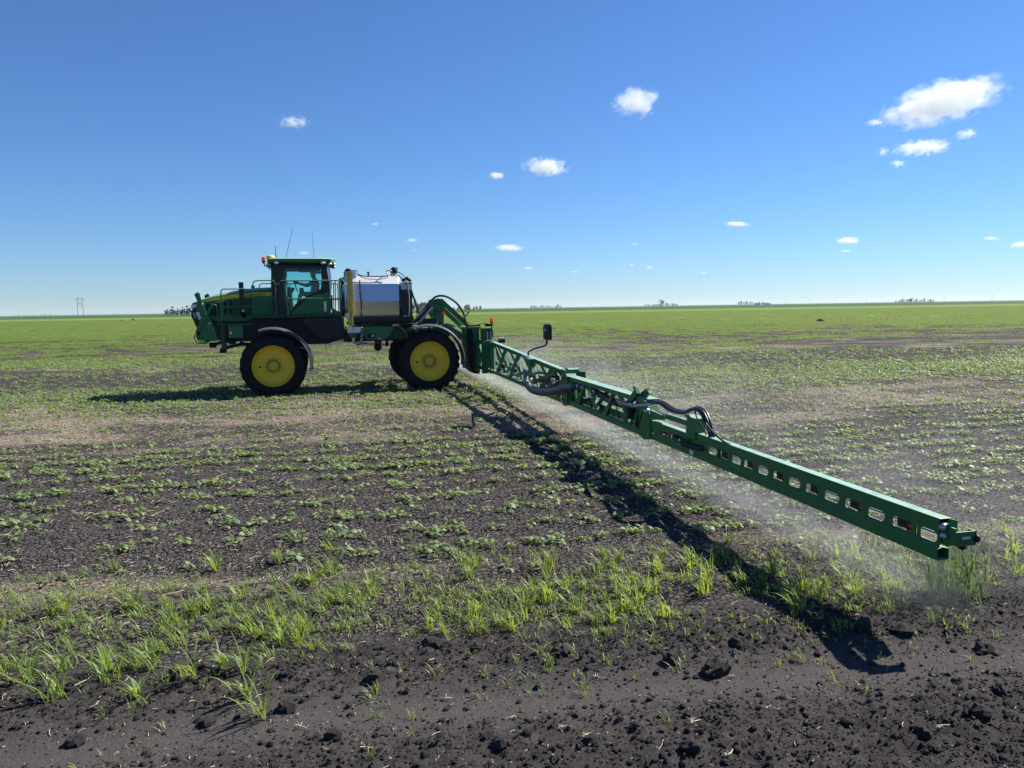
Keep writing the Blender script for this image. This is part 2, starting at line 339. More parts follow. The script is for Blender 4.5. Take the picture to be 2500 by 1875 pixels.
def ground_mat():
    m, t = new_mat('field_soil'); L = t.links.new
    out = node(t, 'ShaderNodeOutputMaterial'); b = node(t, 'ShaderNodeBsdfPrincipled', Roughness=.92); b.inputs['Specular IOR Level'].default_value = .04
    geo = node(t, 'ShaderNodeNewGeometry'); P = geo.outputs['Position']
    A = {k: node(t, 'ShaderNodeAttribute', attribute_name=k).outputs['Fac'] for k in att}
    def math_(op, a, c=None):
        n = node(t, 'ShaderNodeMath', operation=op)
        for i, q in enumerate((a, c)):
            if q is None: continue
            if isinstance(q, (int, float)): n.inputs[i].default_value = q
            else: L(q, n.inputs[i])
        return n.outputs[0]
    def noise(sc, det=5.0, rg=.6, vec=None):
        n = node(t, 'ShaderNodeTexNoise', Scale=sc, Detail=det, Roughness=rg); L(vec if vec is not None else P, n.inputs['Vector']); return n
    def ramp(x, a, c, lo=0., hi=1.):
        n = node(t, 'ShaderNodeMapRange', interpolation_type='SMOOTHSTEP'); n.inputs['From Min'].default_value = a; n.inputs['From Max'].default_value = c
        n.inputs['To Min'].default_value = lo; n.inputs['To Max'].default_value = hi
        L(x, n.inputs['Value']); return n.outputs[0]
    def mix(f, a, c):
        n = node(t, 'ShaderNodeMix', data_type='RGBA')
        if isinstance(f, float): n.inputs[0].default_value = f
        else: L(f, n.inputs[0])
        for i, q in ((6, a), (7, c)):
            if isinstance(q, tuple): n.inputs[i].default_value = rgba(q)
            else: L(q, n.inputs[i])
        return n.outputs[2]
    n_big = noise(1.3, 5.0); n_mid = noise(14.0, 6.0, .65); n_fine = noise(70.0, 6.0, .75)
    soil = mix(ramp(n_mid.outputs['Fac'], .3, .7), (.033, .029, .029), (.066, .059, .057))
    soil = mix(ramp(n_big.outputs['Fac'], .35, .7), soil, mix(.4, soil, (.085, .074, .068)))
    # dry crust plates divided by cracks
    warp = node(t, 'ShaderNodeVectorMath', operation='ADD'); L(P, warp.inputs[0])
    wsc = node(t, 'ShaderNodeVectorMath', operation='SCALE'); wsc.inputs['Scale'].default_value = .035; L(noise(7.0, 3.0).outputs['Color'], wsc.inputs[0]); L(wsc.outputs[0], warp.inputs[1])
    vo = node(t, 'ShaderNodeTexVoronoi', feature='DISTANCE_TO_EDGE', Scale=17.0); L(warp.outputs[0], vo.inputs['Vector'])
    vc = node(t, 'ShaderNodeTexVoronoi', feature='F1', Scale=17.0); L(warp.outputs[0], vc.inputs['Vector'])
    crack = ramp(vo.outputs['Distance'], .02, .13)                # 0 in the crack
    plate = mix(ramp(vc.outputs['Distance'], 0.1, .6), (.128, .115, .110), (.092, .082, .079))
    soil = mix(math_('MULTIPLY', A['crack'], .8), soil, plate)
    soil = mix(math_('MULTIPLY', A['crack'], math_('SUBTRACT', 1.0, crack)), soil, (.016, .013, .013))  # shade inside the cracks put into the colour as near-black
    soil = mix(math_('MULTIPLY', A['track'], .75), soil, mix(ramp(n_fine.outputs['Fac'], .35, .65), (.060, .053, .051), (.090, .080, .076)))
    # straw chaff
    st = math_('MULTIPLY', ramp(math_('ADD', math_('MULTIPLY', n_fine.outputs['Fac'], .55), math_('MULTIPLY', A['straw'], .55)), .50, .76), .62)
    chaff = mix(ramp(n_mid.outputs['Fac'], .35, .65), (.20, .165, .13), (.36, .30, .23))
    col = mix(st, soil, chaff)
    # crop cover too far off to tell leaves apart
    sv = node(t, 'ShaderNodeMapping'); sv.inputs['Scale'].default_value = (1.0, .35, 1.0); L(P, sv.inputs['Vector'])
    gn = noise(1.1, 6.0, .75, sv.outputs[0]); gb = noise(.02, 4.0, .6, sv.outputs[0])
    crop = mix(ramp(gn.outputs['Fac'], .3, .7), (.105, .165, .036), (.165, .235, .062))
    crop = mix(ramp(gb.outputs['Fac'], .35, .7), crop, mix(.5, crop, (.15, .19, .06)))
    gm_ = ramp(math_('ADD', math_('MULTIPLY', gn.outputs['Fac'], .5), A['green']), .45, .85)
    col = mix(gm_, col, crop)
    farc = mix(ramp(gb.outputs['Fac'], .3, .7), (.035, .072, .022), (.060, .105, .030))
    col = mix(A['far'], col, farc)
    L(col, b.inputs['Base Color'])
    bp = node(t, 'ShaderNodeBump', Strength=1.0, Distance=.05)
    hh = math_('ADD', math_('MULTIPLY', n_mid.outputs['Fac'], .55), math_('MULTIPLY', n_fine.outputs['Fac'], .35))
    hh = math_('MULTIPLY', hh, math_('SUBTRACT', 1.0, math_('MULTIPLY', A['track'], .55)))
    hh = math_('ADD', hh, math_('MULTIPLY', math_('MULTIPLY', crack, A['crack']), .5))
    L(hh, bp.inputs['Height']); L(bp.outputs[0], b.inputs['Normal'])
    L(b.outputs[0], out.inputs['Surface']); return m
gm.materials.append(ground_mat())
# ------------------------------------------------------------------ the sprayer; local x = u (rearward), y = v (away), z = up
rig = bpy.data.objects.new('field_sprayer', None); COL.objects.link(rig)
rig.location = (OX, OY, 0); rig.rotation_euler = (0, 0, PHI); rig.empty_display_size = .5
tag(rig, 'green self-propelled field sprayer with yellow wheels, steel tank and long folded-out boom', 'sprayer')
VC = 1.9                                      # centre plane
def far(v): return 2 * VC - v
AX_F, AX_R, AX_H = 0.0, 4.66, .885

def make_wheel(u, v, s):                      # s = +1: outer face looks to -v (near side)
    c = (u, v, AX_H)
    P = lambda prof: [(r, a * s) for r, a in prof]
    rim = MB().lathe(P([(.60, .10), (.615, .05), (.61, .022), (.595, .02), (.575, .05), (.560, .075), (.548, .15), (.535, .172), (.50, .182), (.25, .165), (.235, .15), (.225, .150), (.12, .145), (.118, .15)]), c, 'y', 48).build('wheel', YELLOW, rig, 35, fix=False)
    ty = MB()
    prof = [(.60, .06), (.62, .02), (.68, -.012), (.76, -.022), (.83, -.008), (.885, .03), (.915, .08), (.925, .16), (.925, .32), (.915, .40), (.885, .45), (.83, .488), (.76, .502), (.68, .492), (.62, .46), (.60, .42), (.58, .40), (.575, .08)]
    ty.lathe(P(prof), c, 'y', 56, close=True)
    nl = 24
    for side in (0, 1):
        for k in range(nl):
            t0 = 2 * math.pi * (k + .5 * side) / nl
            pts = []
            for f, (a, r0_, r1_, w) in enumerate(((.235, .90, .962, .030), (.13, .90, .962, .034), (.055, .86, .945, .040), (.015, .80, .905, .040))):
                aa = a if side == 0 else .48 - a
                ang = t0 + (0.0, .075, .125, .15)[f]
                ring = []
                for rr, dw in ((r0_, -w), (r1_, -w * .8), (r1_, w * .8), (r0_, w)):
                    th = ang + dw / rr; ring.append((c[0] + rr * math.cos(th), c[1] + aa * s, c[2] + rr * math.sin(th)))
                pts.append(ring)
            ty.loft(pts)
    ty.build('tyre', RUBBER, rim, 35)
    hub = MB().lathe(P([(.24, .152), (.235, .128), (.21, .128), (.20, .142), (.14, .142), (.135, .105), (.12, .085), (.03, .08), (.0, .08)]), c, 'y', 28).build('hub', HUBY, rim, 35, fix=False)
    for k in range(12):
        t = 2 * math.pi * (k + .4) / 12; p = (c[0] + .176 * math.cos(t), c[1], c[2] + .176 * math.sin(t))
        MB().lathe(P([(.0, .105), (.019, .105), (.021, .145)]), p, 'y', 6).build('bolt', BLACK, rim)
    t = math.pi * 1.02
    MB().lathe(P([(0, .165), (.034, .165), (.036, .19)]), (c[0] + .385 * math.cos(t), c[1], c[2] + .385 * math.sin(t)), 'y', 12).build('valve_hole', BLACK, rim)
    return rim
for u in (AX_F, AX_R):
    make_wheel(u, 0.0, 1); make_wheel(u, far(0.0), -1)
    for sd in (1, -1):                        # strut and drive motor inside each wheel
        q = (lambda v: v) if sd == 1 else far
        y0, y1 = sorted((q(.42), q(.72)))
        lg = MB().prism([(u - .16, 1.75), (u + .16, 1.75), (u + .13, .8), (u - .13, .8)], y0 + .05, y1)
        lg.lathe([(0, q(.18)), (.20, q(.18)), (.22, q(.5)), (.0, q(.5))], (u, 0, AX_H), 'y', 18)
        lg.build('wheel_strut', BLACK, rig)
def fender(u, y0, y1, a0, a1, r):
    mb = MB(); n = 18
    ss = np.linspace(0, 1, 9)
    def ring(rad):
        pts = []
        return pts
    rings = []
    for k in range(n + 1):
        t = R(a0 + (a1 - a0) * k / n); ring_ = []
        for j, f in enumerate(ss):
            rib = .012 if j in (2, 4, 6) else 0
            rr = r + rib - .05 * abs(2 * f - 1) ** 3
            ring_.append((u + rr * math.cos(t), y0 + (y1 - y0) * f, AX_H + .015 + rr * math.sin(t)))
        for j, f in reversed(list(enumerate(ss))):
            rr = r - .022 - .05 * abs(2 * f - 1) ** 3
            ring_.append((u + rr * math.cos(t), y0 + (y1 - y0) * f, AX_H + .015 + rr * math.sin(t)))
        rings.append(ring_)
    o = mb.loft(rings).build('fender', FENDER, rig, 30)
    for f in (.25, .8):                       # brackets to the strut
        t = R(a0 + (a1 - a0) * f)
        MB().tube([(u + (r - .03) * math.cos(t), (y0 + y1) / 2, AX_H + (r - .03) * math.sin(t)), (u + .9 * r * math.cos(t), (.62 if y0 < VC else far(.62)), AX_H + .9 * r * math.sin(t)), (u + .1, (.62 if y0 < VC else far(.62)), 1.62)], .022, 6).build('bracket', BLACK, o)
fender(AX_F, -.04, .50, 110, -10, 1.13); fender(AX_R, -.04, .50, 116, -10, 1.13)
fender(AX_F, far(.50), far(-.04), 110, -10, 1.13); fender(AX_R, far(.50), far(-.04), 116, -10, 1.13)

# --- chassis
ch = MB()
for v in (1.25, 2.55): ch.box(-1.55, 5.5, v - .08, v + .08, 1.60, 1.86)
for u in (-1.5, 0, 1.3, 2.6, 4.66, 5.4): ch.box(u - .09, u + .09, 1.33, 2.47, 1.62, 1.84)
ch.box(-.15, .15, .45, 3.35, 1.62, 1.80); ch.box(4.51, 4.81, .45, 3.35, 1.62, 1.80)
ch.build('chassis', GREEN_D, rig)
MB().box(-1.72, .1, 1.30, 2.50, 1.78, 2.40).build('engine_block', BLACK, rig)
MB().box(-.62, 2.05, 1.05, 2.75, 2.26, 2.372).build('floor_pan', BLACK, rig)
MB().prism([(-.62, 2.28), (2.12, 2.28), (2.12, 1.62), (1.6, 1.47), (1.0, 1.47), (.8, 1.62), (-.62, 1.66)], .95, 2.85).build('engine_underbody', BLACK, rig)
MB().box(2.12, 4.3, 1.34, 2.46, 1.50, 1.60).build('belly_plate', BLACK, rig)
for p in ([(-1.0, .95, 1.58), (-.6, 1.0, 1.46), (.2, 1.0, 1.42)], [(-1.55, .95, 1.36), (-1.3, .95, 1.45), (-.9, 1.0, 1.52), (-.2, 1.05, 1.48)], [(-1.75, .95, 1.52), (-1.5, .95, 1.60), (-1.1, 1.0, 1.62)]):
    MB().tube(bez(p, 6), .05, 8).build('hydraulic_hose', HOSE, rig, 40)
for (u, w, r_) in ((-1.78, 1.52, .085), (-1.5, 1.33, .06), (-1.22, 1.60, .07)): MB().lathe([(0, -.08), (r_, -.08), (r_, .10), (r_ * .6, .12), (0, .12)], (u, .95, w), 'x', 10).build('coupler', BLACK, rig, 30)

# --- hood
def hood_ring(u, top, bot, hw, sh):
    y0, y1 = VC - hw, VC + hw; P = []
    for y, z in ((y0, bot), (y0, top - sh * 1.15), (y0 + sh * .18, top - sh * .5), (y0 + sh * .75, top - sh * .12), (y0 + sh * 1.8, top), (y1 - sh * 1.8, top), (y1 - sh * .75, top - sh * .12), (y1 - sh * .18, top - sh * .5), (y1, top - sh * 1.15), (y1, bot)):
        P.append((u, y, z))
    return P
st = [(-2.40, 2.72, 2.66, .46, .05), (-2.34, 2.80, 2.58, .55, .09), (-2.18, 2.86, 2.45, .62, .12), (-2.0, 2.93, 2.30, .66, .13), (-1.6, 3.06, 2.22, .69, .15), (-.95, 3.18, 2.22, .70, .16), (-.5, 3.235, 2.22, .70, .16), (.0, 3.25, 2.22, .70, .16)]
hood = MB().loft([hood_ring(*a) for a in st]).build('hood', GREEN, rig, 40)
V0 = VC - .70
hs = [(-2.05, 2.80, 2.835), (-1.85, 2.835, 2.90), (-1.6, 2.86, 2.96), (-1.2, 2.915, 3.03), (-.95, 2.935, 3.06), (-.5, 2.975, 3.085), (-.01, 2.99, 3.095)]
def side_strip(rows, proud, name, mat):
    for v_s in (1, -1):
        vs = []
        for u, lo, hi in rows:
            hw = np.interp(u, [a[0] for a in st], [a[3] for a in st]) + proud
            for z in (lo, hi):
                for d in (0, -.02): vs.append((u, VC - v_s * (hw + d), z))
        n = len(rows); fs = []
        for i in range(n - 1):
            a = 4 * i; b = a + 4
            fs += [(a, b, b + 2, a + 2), (a + 1, a + 3, b + 3, b + 1), (a, a + 1, b + 1, b), (a + 2, b + 2, b + 3, a + 3)]
        fs += [(0, 2, 3, 1), (4 * n - 4, 4 * n - 3, 4 * n - 1, 4 * n - 2)]
        MB().add(vs, fs).build(name, mat, hood)
side_strip(hs, .008, 'stripe', STRIPE)
side_strip([(-1.2, 2.36, 2.86), (-.7, 2.36, 2.90), (-.55, 2.36, 2.91)], .006, 'side_panel', GREEN_D)
side_strip([(-.50, 2.36, 2.91), (-.2, 2.36, 2.935), (-.06, 2.36, 2.94)], .006, 'side_panel', GREEN)
for u0, w0, w1 in ((-1.46, 2.66, 2.82), (-1.46, 2.44, 2.62), (-1.31, 2.66, 2.86), (-1.31, 2.44, 2.62)):
    side_strip([(u0 + .03, w0, w1), (u0 + .13, w0, w1)], .009, 'vent', BLACK)
side_strip([(-1.95, 2.40, 2.74), (-1.55, 2.38, 2.80)], .004, 'grille_screen', BLACK)
# nose grille below the headlights
MB().loft([[(u0, VC - h, z), (u0, VC + h, z), (u1, VC + h, z), (u1, VC - h, z)] for u0, u1, h, z in ((-2.33, -1.75, .60, 2.64), (-2.385, -1.75, .61, 2.50), (-2.37, -1.75, .62, 2.36), (-2.33, -1.75, .62, 2.28), (-2.18, -1.7, .58, 1.85), (-2.1, -1.7, .55, 1.72))]).build('front_grille', BLACKG, rig)
for v_s in (1, -1):
    y = VC - v_s * .60
    MB().prism([(-2.375, 2.66), (-2.355, 2.74), (-2.16, 2.755), (-2.2, 2.70), (-2.33, 2.60)], min(y, y + v_s * .2), max(y, y + v_s * .2)).build('headlight', LAMP, rig)
    MB().prism([(-2.25, 2.50), (-2.1, 2.52), (-2.06, 2.30), (-2.16, 2.28)], *sorted((y - v_s * .03, y + v_s * .1))).build('corner_lamp', LAMP, rig)
    MB().beam((-2.31, y - v_s * .02, 2.50), (-2.26, y - v_s * .02, 2.34), .01, .025).build('trim_bar', STEELD, rig)

def text(body, size, u, v, w, mat, parent, name='lettering', tilt=0.0, sx=1.0):
    cu_ = bpy.data.curves.new(name, 'FONT'); cu_.body = body; cu_.size = size; cu_.extrude = .002; cu_.offset = size * .012
    tmp = bpy.data.objects.new(name + '_tmp', cu_); COL.objects.link(tmp); bpy.context.view_layer.update()
    me = bpy.data.meshes.new_from_object(tmp.evaluated_get(bpy.context.evaluated_depsgraph_get())); bpy.data.objects.remove(tmp); me.materials.clear(); me.materials.append(mat); me.name = name
    o = bpy.data.objects.new(name, me); COL.objects.link(o); o.parent = parent
    o.location = (u, v, w); o.rotation_euler = (R(90), -tilt, 0); o.scale = (sx, 1, 1)
    return o
text('JOHN DEERE', .105, -.80, VC - .70 - .013, 2.965, BLACK, hood, tilt=R(3.5), sx=1.0)
text('R4038', .085, -1.62, VC - .69 - .013, 2.775, STRIPE, hood, tilt=R(12))

# --- front ladder linkage
for q in ((lambda v: v), far):
    ya, yb = sorted((q(.84), q(.90)))
    lk = MB().prism([(-2.20, 3.04), (-2.11, 3.10), (-2.05, 3.09), (-1.99, 2.76), (-1.88, 2.48), (-1.73, 2.20), (-1.66, 1.95), (-1.60, 1.66), (-1.9, 1.62), (-2.17, 1.70), (-2.22, 1.94), (-2.02, 2.40), (-2.10, 2.78)], ya, yb).build('ladder_linkage', GREEN, rig)
    y2 = q(.80)
    MB().beam((-2.17, y2, 1.92), (-1.70, y2, 2.74), .035, .07).build('link_bar', GREEN, lk)
    MB().prism([(-2.05, 2.35), (-1.80, 2.05), (-1.55, 2.10), (-1.62, 1.70), (-2.0, 1.68)], *sorted((q(.93), q(.97)))).build('back_plate', GREEN_D, lk)
    MB().tube(bez([(-1.72, q(.72), 2.62), (-1.66, q(.72), 2.72), (-1.60, q(.72), 2.71), (-1.56, q(.72), 2.6), (-1.55, q(.72), 2.35), (-1.55, q(.72), 2.12)], 5), .02, 8).build('hand_loop', GREEN, lk, 40)
    for a in ([(-2.10, q(.78), 1.95), (-2.24, q(.76), 1.80), (-2.18, q(.76), 1.62), (-1.95, q(.8), 1.58), (-1.85, q(.85), 1.66)], [(-2.08, q(.8), 1.9), (-2.18, q(.79), 1.80), (-2.12, q(.79), 1.66), (-1.95, q(.82), 1.62), (-1.85, q(.86), 1.70)]):
        MB().tube(bez(a, 6), .017, 6).build('hose', HOSE, lk, 40)
    for u, w in ((-2.08, 3.09), (-1.985, 2.755), (-1.90, 2.46), (-1.81, 2.17)):
        MB().lathe([(0, -.03), (.026, -.03), (.028, .02), (0, .02)], (u, q(.83), w), 'y', 10).build('pin', WHITE, lk)
    for u, w in ((-1.87, 2.1), (-1.84, 2.05), (-1.62, 2.12), (-1.55, 2.16), (-1.72, 1.93), (-1.72, 1.97), (-1.66, 1.97)):
        MB().lathe([(0, -.012), (.011, -.012), (.011, .01), (0, .01)], (u, q(.825), w), 'y', 6).build('bolt', STEELD, lk)
# front step deck and storage box
MB().box(-1.52, -.58, .78, 1.15, 2.10, 2.16).build('front_deck', GREEN_D, rig)
bx = MB().box(-1.30, -.87, .80, 1.2, 1.72, 2.095).build('storage_box', GREEN, rig)
MB().box(-1.25, -1.20, .793, .80, 1.84, 1.92).build('label_plate', WHITE, bx)
MB().box(-1.62, -1.34, .86, 1.2, 1.66, 2.09).build('valve_block', BLACK, rig)
MB().box(-1.50, -1.42, .84, .88, 1.60, 2.1).build('upright', GREEN_D, rig)
MB().prism([(-1.52, 1.62), (-1.36, 1.62), (-1.36, 1.42), (-1.42, 1.36), (-1.50, 1.42)], .88, .96).build('tow_lug', GREEN_D, rig)
MB().prism([(-.86, 2.1), (-.58, 2.3), (-.58, 1.68), (-.86, 1.68)], .92, 1.5).build('side_shield', BLACK, rig)
ex = MB().box(-.925, -.795, .72, .86, 2.56, 3.385).build('exhaust_stack', BLACKG, rig)
MB().tube([(-.86, .80, 2.58), (-.86, 1.0, 2.42), (-.86, 1.3, 2.36)], .06, 10).build('exhaust_elbow', BLACK, ex, 40)
MB().box(-.86, -.80, .70, .73, 2.50, 2.57).build('clamp', STEELD, ex)

# --- catwalk and rails
pf = MB().box(-.58, 2.06, .62, 1.3, 2.36, 2.395)
pf.box(-.58, 2.06, .60, .63, 2.31, 2.42)
pf.build('catwalk', GREEN_D, rig)
for k in range(12): MB().box(-.50 + k * .20, -.38 + k * .20, .588, .60, 2.345, 2.385).build('catwalk_slot', BLACK, rig)
def rail(pts, r=.019, v=.60, n=6, name='handrail'):
    return MB().tube(bez([(u, v, w) for u, w in pts], n), r, 8).build(name, GREEN, rig, 40)
def srail(pts, r=.017, v=.60): return MB().tube([(u, v, w) for u, w in pts], r, 8).build('handrail', GREEN, rig, 40)
for v in (.60, far(.60)):
    srail([(-1.45, 2.14), (-1.42, 3.10), (-1.40, 3.15), (-1.36, 3.18), (-.72, 3.18), (-.64, 3.165), (-.57, 3.10)], v=v)
    srail([(-1.43, 2.66), (-.52, 2.66)], .014, v)
    srail([(-.53, 2.40), (-.51, 3.32), (-.49, 3.38), (-.43, 3.42), (.03, 3.43), (.09, 3.41), (.125, 3.33), (.13, 2.40)], v=v)
    srail([(-.51, 2.89), (.13, 2.89)], .014, v)
    MB().box(-.56, -.46, v - .03, v + .03, 3.2, 3.28).build('rail_clamp', GREEN, rig)
    srail([(.46, 2.40), (.47, 3.40)], .016, v); srail([(1.87, 2.40), (1.89, 3.40)], .016, v)
    srail([(.22, 3.30), (.25, 3.37), (.32, 3.41), (1.95, 3.41), (2.01, 3.39), (2.03, 3.34), (2.03, 2.40)], .02, v)
    srail([(.45, 2.88), (2.03, 2.87)], .015, v)
    MB().tube([(.13, v, 3.31), (.27, v, 3.31)], .012, 6).build('safety_chain', STEELD, rig)
srail([(.28, 3.30), (.34, 3.24), (.36, 3.10), (.35, 2.86)], .013, .9)
srail([(.28, 2.83), (.30, 2.78), (.36, 2.77), (.46, 2.78)], .012, .9)

# --- cab
CV0, CV1 = 1.02, far(1.02)
cabf = MB()
for y0, y1 in ((CV0, CV0 + .07), (CV1 - .07, CV1)):
    cabf.prism([(.02, 3.90), (.40, 3.90), (.40, 3.78), (.36, 3.40), (.36, 3.0), (.44, 2.44), (.10, 2.42), (.0, 2.9), (-.02, 3.3)], y0, y1)          # front pillar with door edge
    cabf.prism([(1.48, 3.90), (1.65, 3.90), (1.72, 3.40), (1.74, 2.96), (1.50, 2.96), (1.52, 3.3)], y0, y1)
    cabf.prism([(.40, 3.92), (1.48, 3.92), (1.48, 3.79), (1.2, 3.79), (1.17, 3.765), (.82, 3.765), (.78, 3.79), (.40, 3.79)], y0, y1)
    cabf.prism([(1.54, 3.22), (1.56, 2.95), (1.02, 2.86), (.72, 2.6), (.56, 2.42), (.50, 2.42), (.66, 2.70), (1.05, 2.97)], y0, y1)
cabf.box(-.02, 1.7, CV0, CV1, 2.38, 2.46); cabf.box(.0, 1.7, CV0, CV1, 3.86, 3.92)
cabf.box(1.60, 1.70, CV0, CV1, 2.46, 3.0); cabf.box(.0, .06, CV0 + .07, CV0 + .13, 2.46, 3.88); cabf.box(.0, .06, CV1 - .13, CV1 - .07, 2.46, 3.88)
cab = cabf.build('cab', BLACKG, rig)
door_o = [(.40, 3.79), (1.48, 3.79), (1.52, 3.3), (1.52, 3.22), (1.05, 2.97), (.66, 2.70), (.52, 2.46), (.44, 2.46), (.36, 3.0), (.36, 3.40)]
for y in (CV0 + .02, CV1 - .032): MB().prism(door_o, y, y + .012).build('door_glass', GLASS, cab)
MB().box(.025, .037, CV0 + .14, CV1 - .14, 2.5, 3.86).build('windscreen', GLASS, cab)
MB().prism([(1.66, 3.88), (1.672, 3.88), (1.742, 3.0), (1.73, 3.0)], CV0 + .05, CV1 - .05).build('rear_glass', GLASS, cab)
MB().prism([(1.68, 3.86), (1.76, 3.80), (1.80, 3.3), (1.76, 3.0), (1.73, 3.0), (1.72, 3.4)], CV0 + .0, CV0 + .02).build('quarter_glass', LAMP, cab)  # sky reflection put into the pane as an opaque pale colour
# roof
rf = MB()
def roof_ring(z, g): return [(-.10 - g, CV0 - .05 - g, z), (.35, CV0 - .12 - g, z), (1.4, CV0 - .12 - g, z), (1.80 + g, CV0 - .04 - g * .6, z), (1.94 + g, CV0 + .3, z), (1.94 + g, CV1 - .3, z), (1.80 + g, CV1 + .04 + g * .6, z), (1.4, CV1 + .12 + g, z), (.35, CV1 + .12 + g, z), (-.10 - g, CV1 + .05 + g, z)]
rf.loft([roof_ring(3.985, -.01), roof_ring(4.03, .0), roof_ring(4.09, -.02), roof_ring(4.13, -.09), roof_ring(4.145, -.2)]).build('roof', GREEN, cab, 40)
MB().loft([roof_ring(3.89, -.16), roof_ring(3.93, -.06), roof_ring(3.984, -.03)]).build('roof_underside', BLACKG, cab, 40)
for u, y in ((.18, CV0 - .105), (1.55, CV0 - .085), (.18, CV1 + .105), (1.55, CV1 + .085)):
    MB().ball((u, y, 3.965), (.075, .03, .036), 14, 8).build('work_light', LAMP, cab, 60)
for u, y in ((-.03, CV0 + .05), (-.09, CV0 + .3), (-.09, CV1 - .3), (1.75, CV0 + .0), (1.88, CV0 + .06), (1.90, CV1 - .1)):
    MB().lathe([(0, -.05), (.05, -.05), (.055, .02), (.03, .05), (0, .05)], (u, y, 3.93), 'x', 12).build('work_light', STEELD, cab, 40)
MB().box(1.74, 1.90, CV0 + .0, CV0 + .12, 3.82, 3.90).build('lamp_bracket', BLACK, cab)
bc = MB().lathe([(0, .0), (.05, .0), (.055, .03), (.058, .09), (.045, .125), (0, .14)], (-.20, CV0 - .02, 4.02), 'z', 16).build('beacon', AMBER, cab, 40)
MB().lathe([(0, -.06), (.03, -.06), (.055, -.01), (.055, .0), (0, .0)], (-.20, CV0 - .02, 4.02), 'z', 14).build('beacon_base', BLACK, bc, 40)
MB().tube([(-.20, CV0 - .02, 3.97), (-.16, CV0 + .02, 3.88), (-.05, CV0 + .05, 3.86), (.02, CV0 + .06, 3.9)], .018, 6).build('beacon_arm', BLACK, bc)
MB().tube(bez([(-.19, CV0 + .0, 3.90), (-.10, CV0 + .02, 3.85), (-.04, CV0 + .04, 3.78), (.02, CV0 + .05, 3.76)], 4), .01, 6).build('wire', HOSE, bc)
MB().lathe([(0, .11), (.07, .105), (.125, .07), (.14, .03), (.13, .0), (.0, .0)], (-.02, 1.55, 4.13), 'z', 20).build('receiver_dome', STRIPE, cab, 40)
MB().box(-.10, .08, 1.45, 1.65, 4.08, 4.13).build('receiver_mount', GREEN, cab)
for a, b, r_ in (((.15, 1.3, 4.12), (.155, 1.3, 4.51), .010), ((.44, 1.2, 4.10), (.69, 1.2, 5.04), .006), ((1.29, 1.3, 4.13), (1.265, 1.3, 4.97), .005)):
    an = MB().tube([a, b], [r_ * 1.3, r_ * .8], 6).build('antenna', BLACK, cab)
    MB().lathe([(0, -.02), (.022, -.02), (.018, .04), (.008, .06), (0, .06)], a, 'z', 8).build('antenna_base', BLACK, an)
# interior
seat = MB().box(1.02, 1.48, VC - .25, VC + .25, 2.84, 2.97); seat.box(1.12, 1.42, VC - .18, VC + .18, 2.46, 2.84)
seat.prism([(1.42, 2.95), (1.50, 2.90), (1.60, 3.50), (1.50, 3.52)], VC - .24, VC + .24); seat.box(1.49, 1.58, VC - .13, VC + .13, 3.56, 3.76)
seat.build('operator_seat', SEATM, cab)
MB().box(.80, 1.25, VC + .30, VC + .45, 3.02, 3.10).build('arm_console', SEATM, cab)
MB().prism([(.78, 3.06), (.95, 3.04), (.92, 3.24), (.79, 3.25)], VC + .32, VC + .60).build('display_screen', BLACKG, cab)
MB().prism([(.42, 2.46), (.60, 2.46), (.56, 3.05), (.66, 3.22), (.58, 3.26), (.46, 3.12)], VC - .14, VC + .14).build('steering_column', BLACK, cab)
ctr = Vector((.68, VC, 3.30)); ax1 = Vector((0, 1, 0)); ax2 = Vector((-.30, 0, .95)).normalized()
sw = MB().tube([ctr + ax1 * (.2 * math.cos(t)) + ax2 * (.2 * math.sin(t)) for t in np.linspace(0, 2 * math.pi, 25)[:-1]], .015, 6, closed=True)
for t in (.5, 2.6, 4.7): sw.tube([ctr, ctr + ax1 * (.2 * math.cos(t)) + ax2 * (.2 * math.sin(t))], .012, 5)
sw.build('steering_wheel', BLACK, cab, 40)
MB().prism([(.44, 2.95), (.52, 2.98), (.55, 3.22), (.48, 3.27), (.42, 3.15)], VC - .5, VC - .3).build('lever_box', BLACK, cab)
MB().box(.40, .46, CV0 + .10, CV0 + .22, 3.55, 3.75).build('inside_mirror', BLACK, cab)
MB().box(.66, .76, VC - .1, VC + .1, 2.46, 2.62).build('pedal', BLACK, cab)
MB().box(1.36, 1.56, CV1 - .5, CV1 - .2, 2.46, 3.0).build('cab_locker', SEATM, cab)
MB().box(1.28, 1.60, VC - .3, VC + .5, 3.70, 3.73).build('grab_bar', BLACK, cab)

# side panel behind the door
sp = MB().loft([[(u, y, z) for u, z in [(.53, 2.42), (.70, 2.56), (1.06, 2.90), (1.30, 3.0), (1.52, 3.02), (1.73, 2.99), (1.74, 2.70), (1.73, 2.42)]] for y in (.92, .94, 1.02)]).build('cab_side_panel', GREEN, rig)
MB().ball((1.64, .99, 3.01), (.10, .07, .05), 14, 8).build('filler_dome', GREEN, sp, 60)
MB().box(1.53, 1.61, .912, .92, 2.47, 2.78).build('label_plate', WHITE, sp)
MB().box(1.74, 1.80, .98, 1.12, 2.50, 2.98).build('reservoir_bottle', BLACK, rig)
MB().prism([(1.75, 2.42), (2.05, 2.42), (1.80, 2.56)], .8, .84).build('toe_gusset', GREEN, rig)
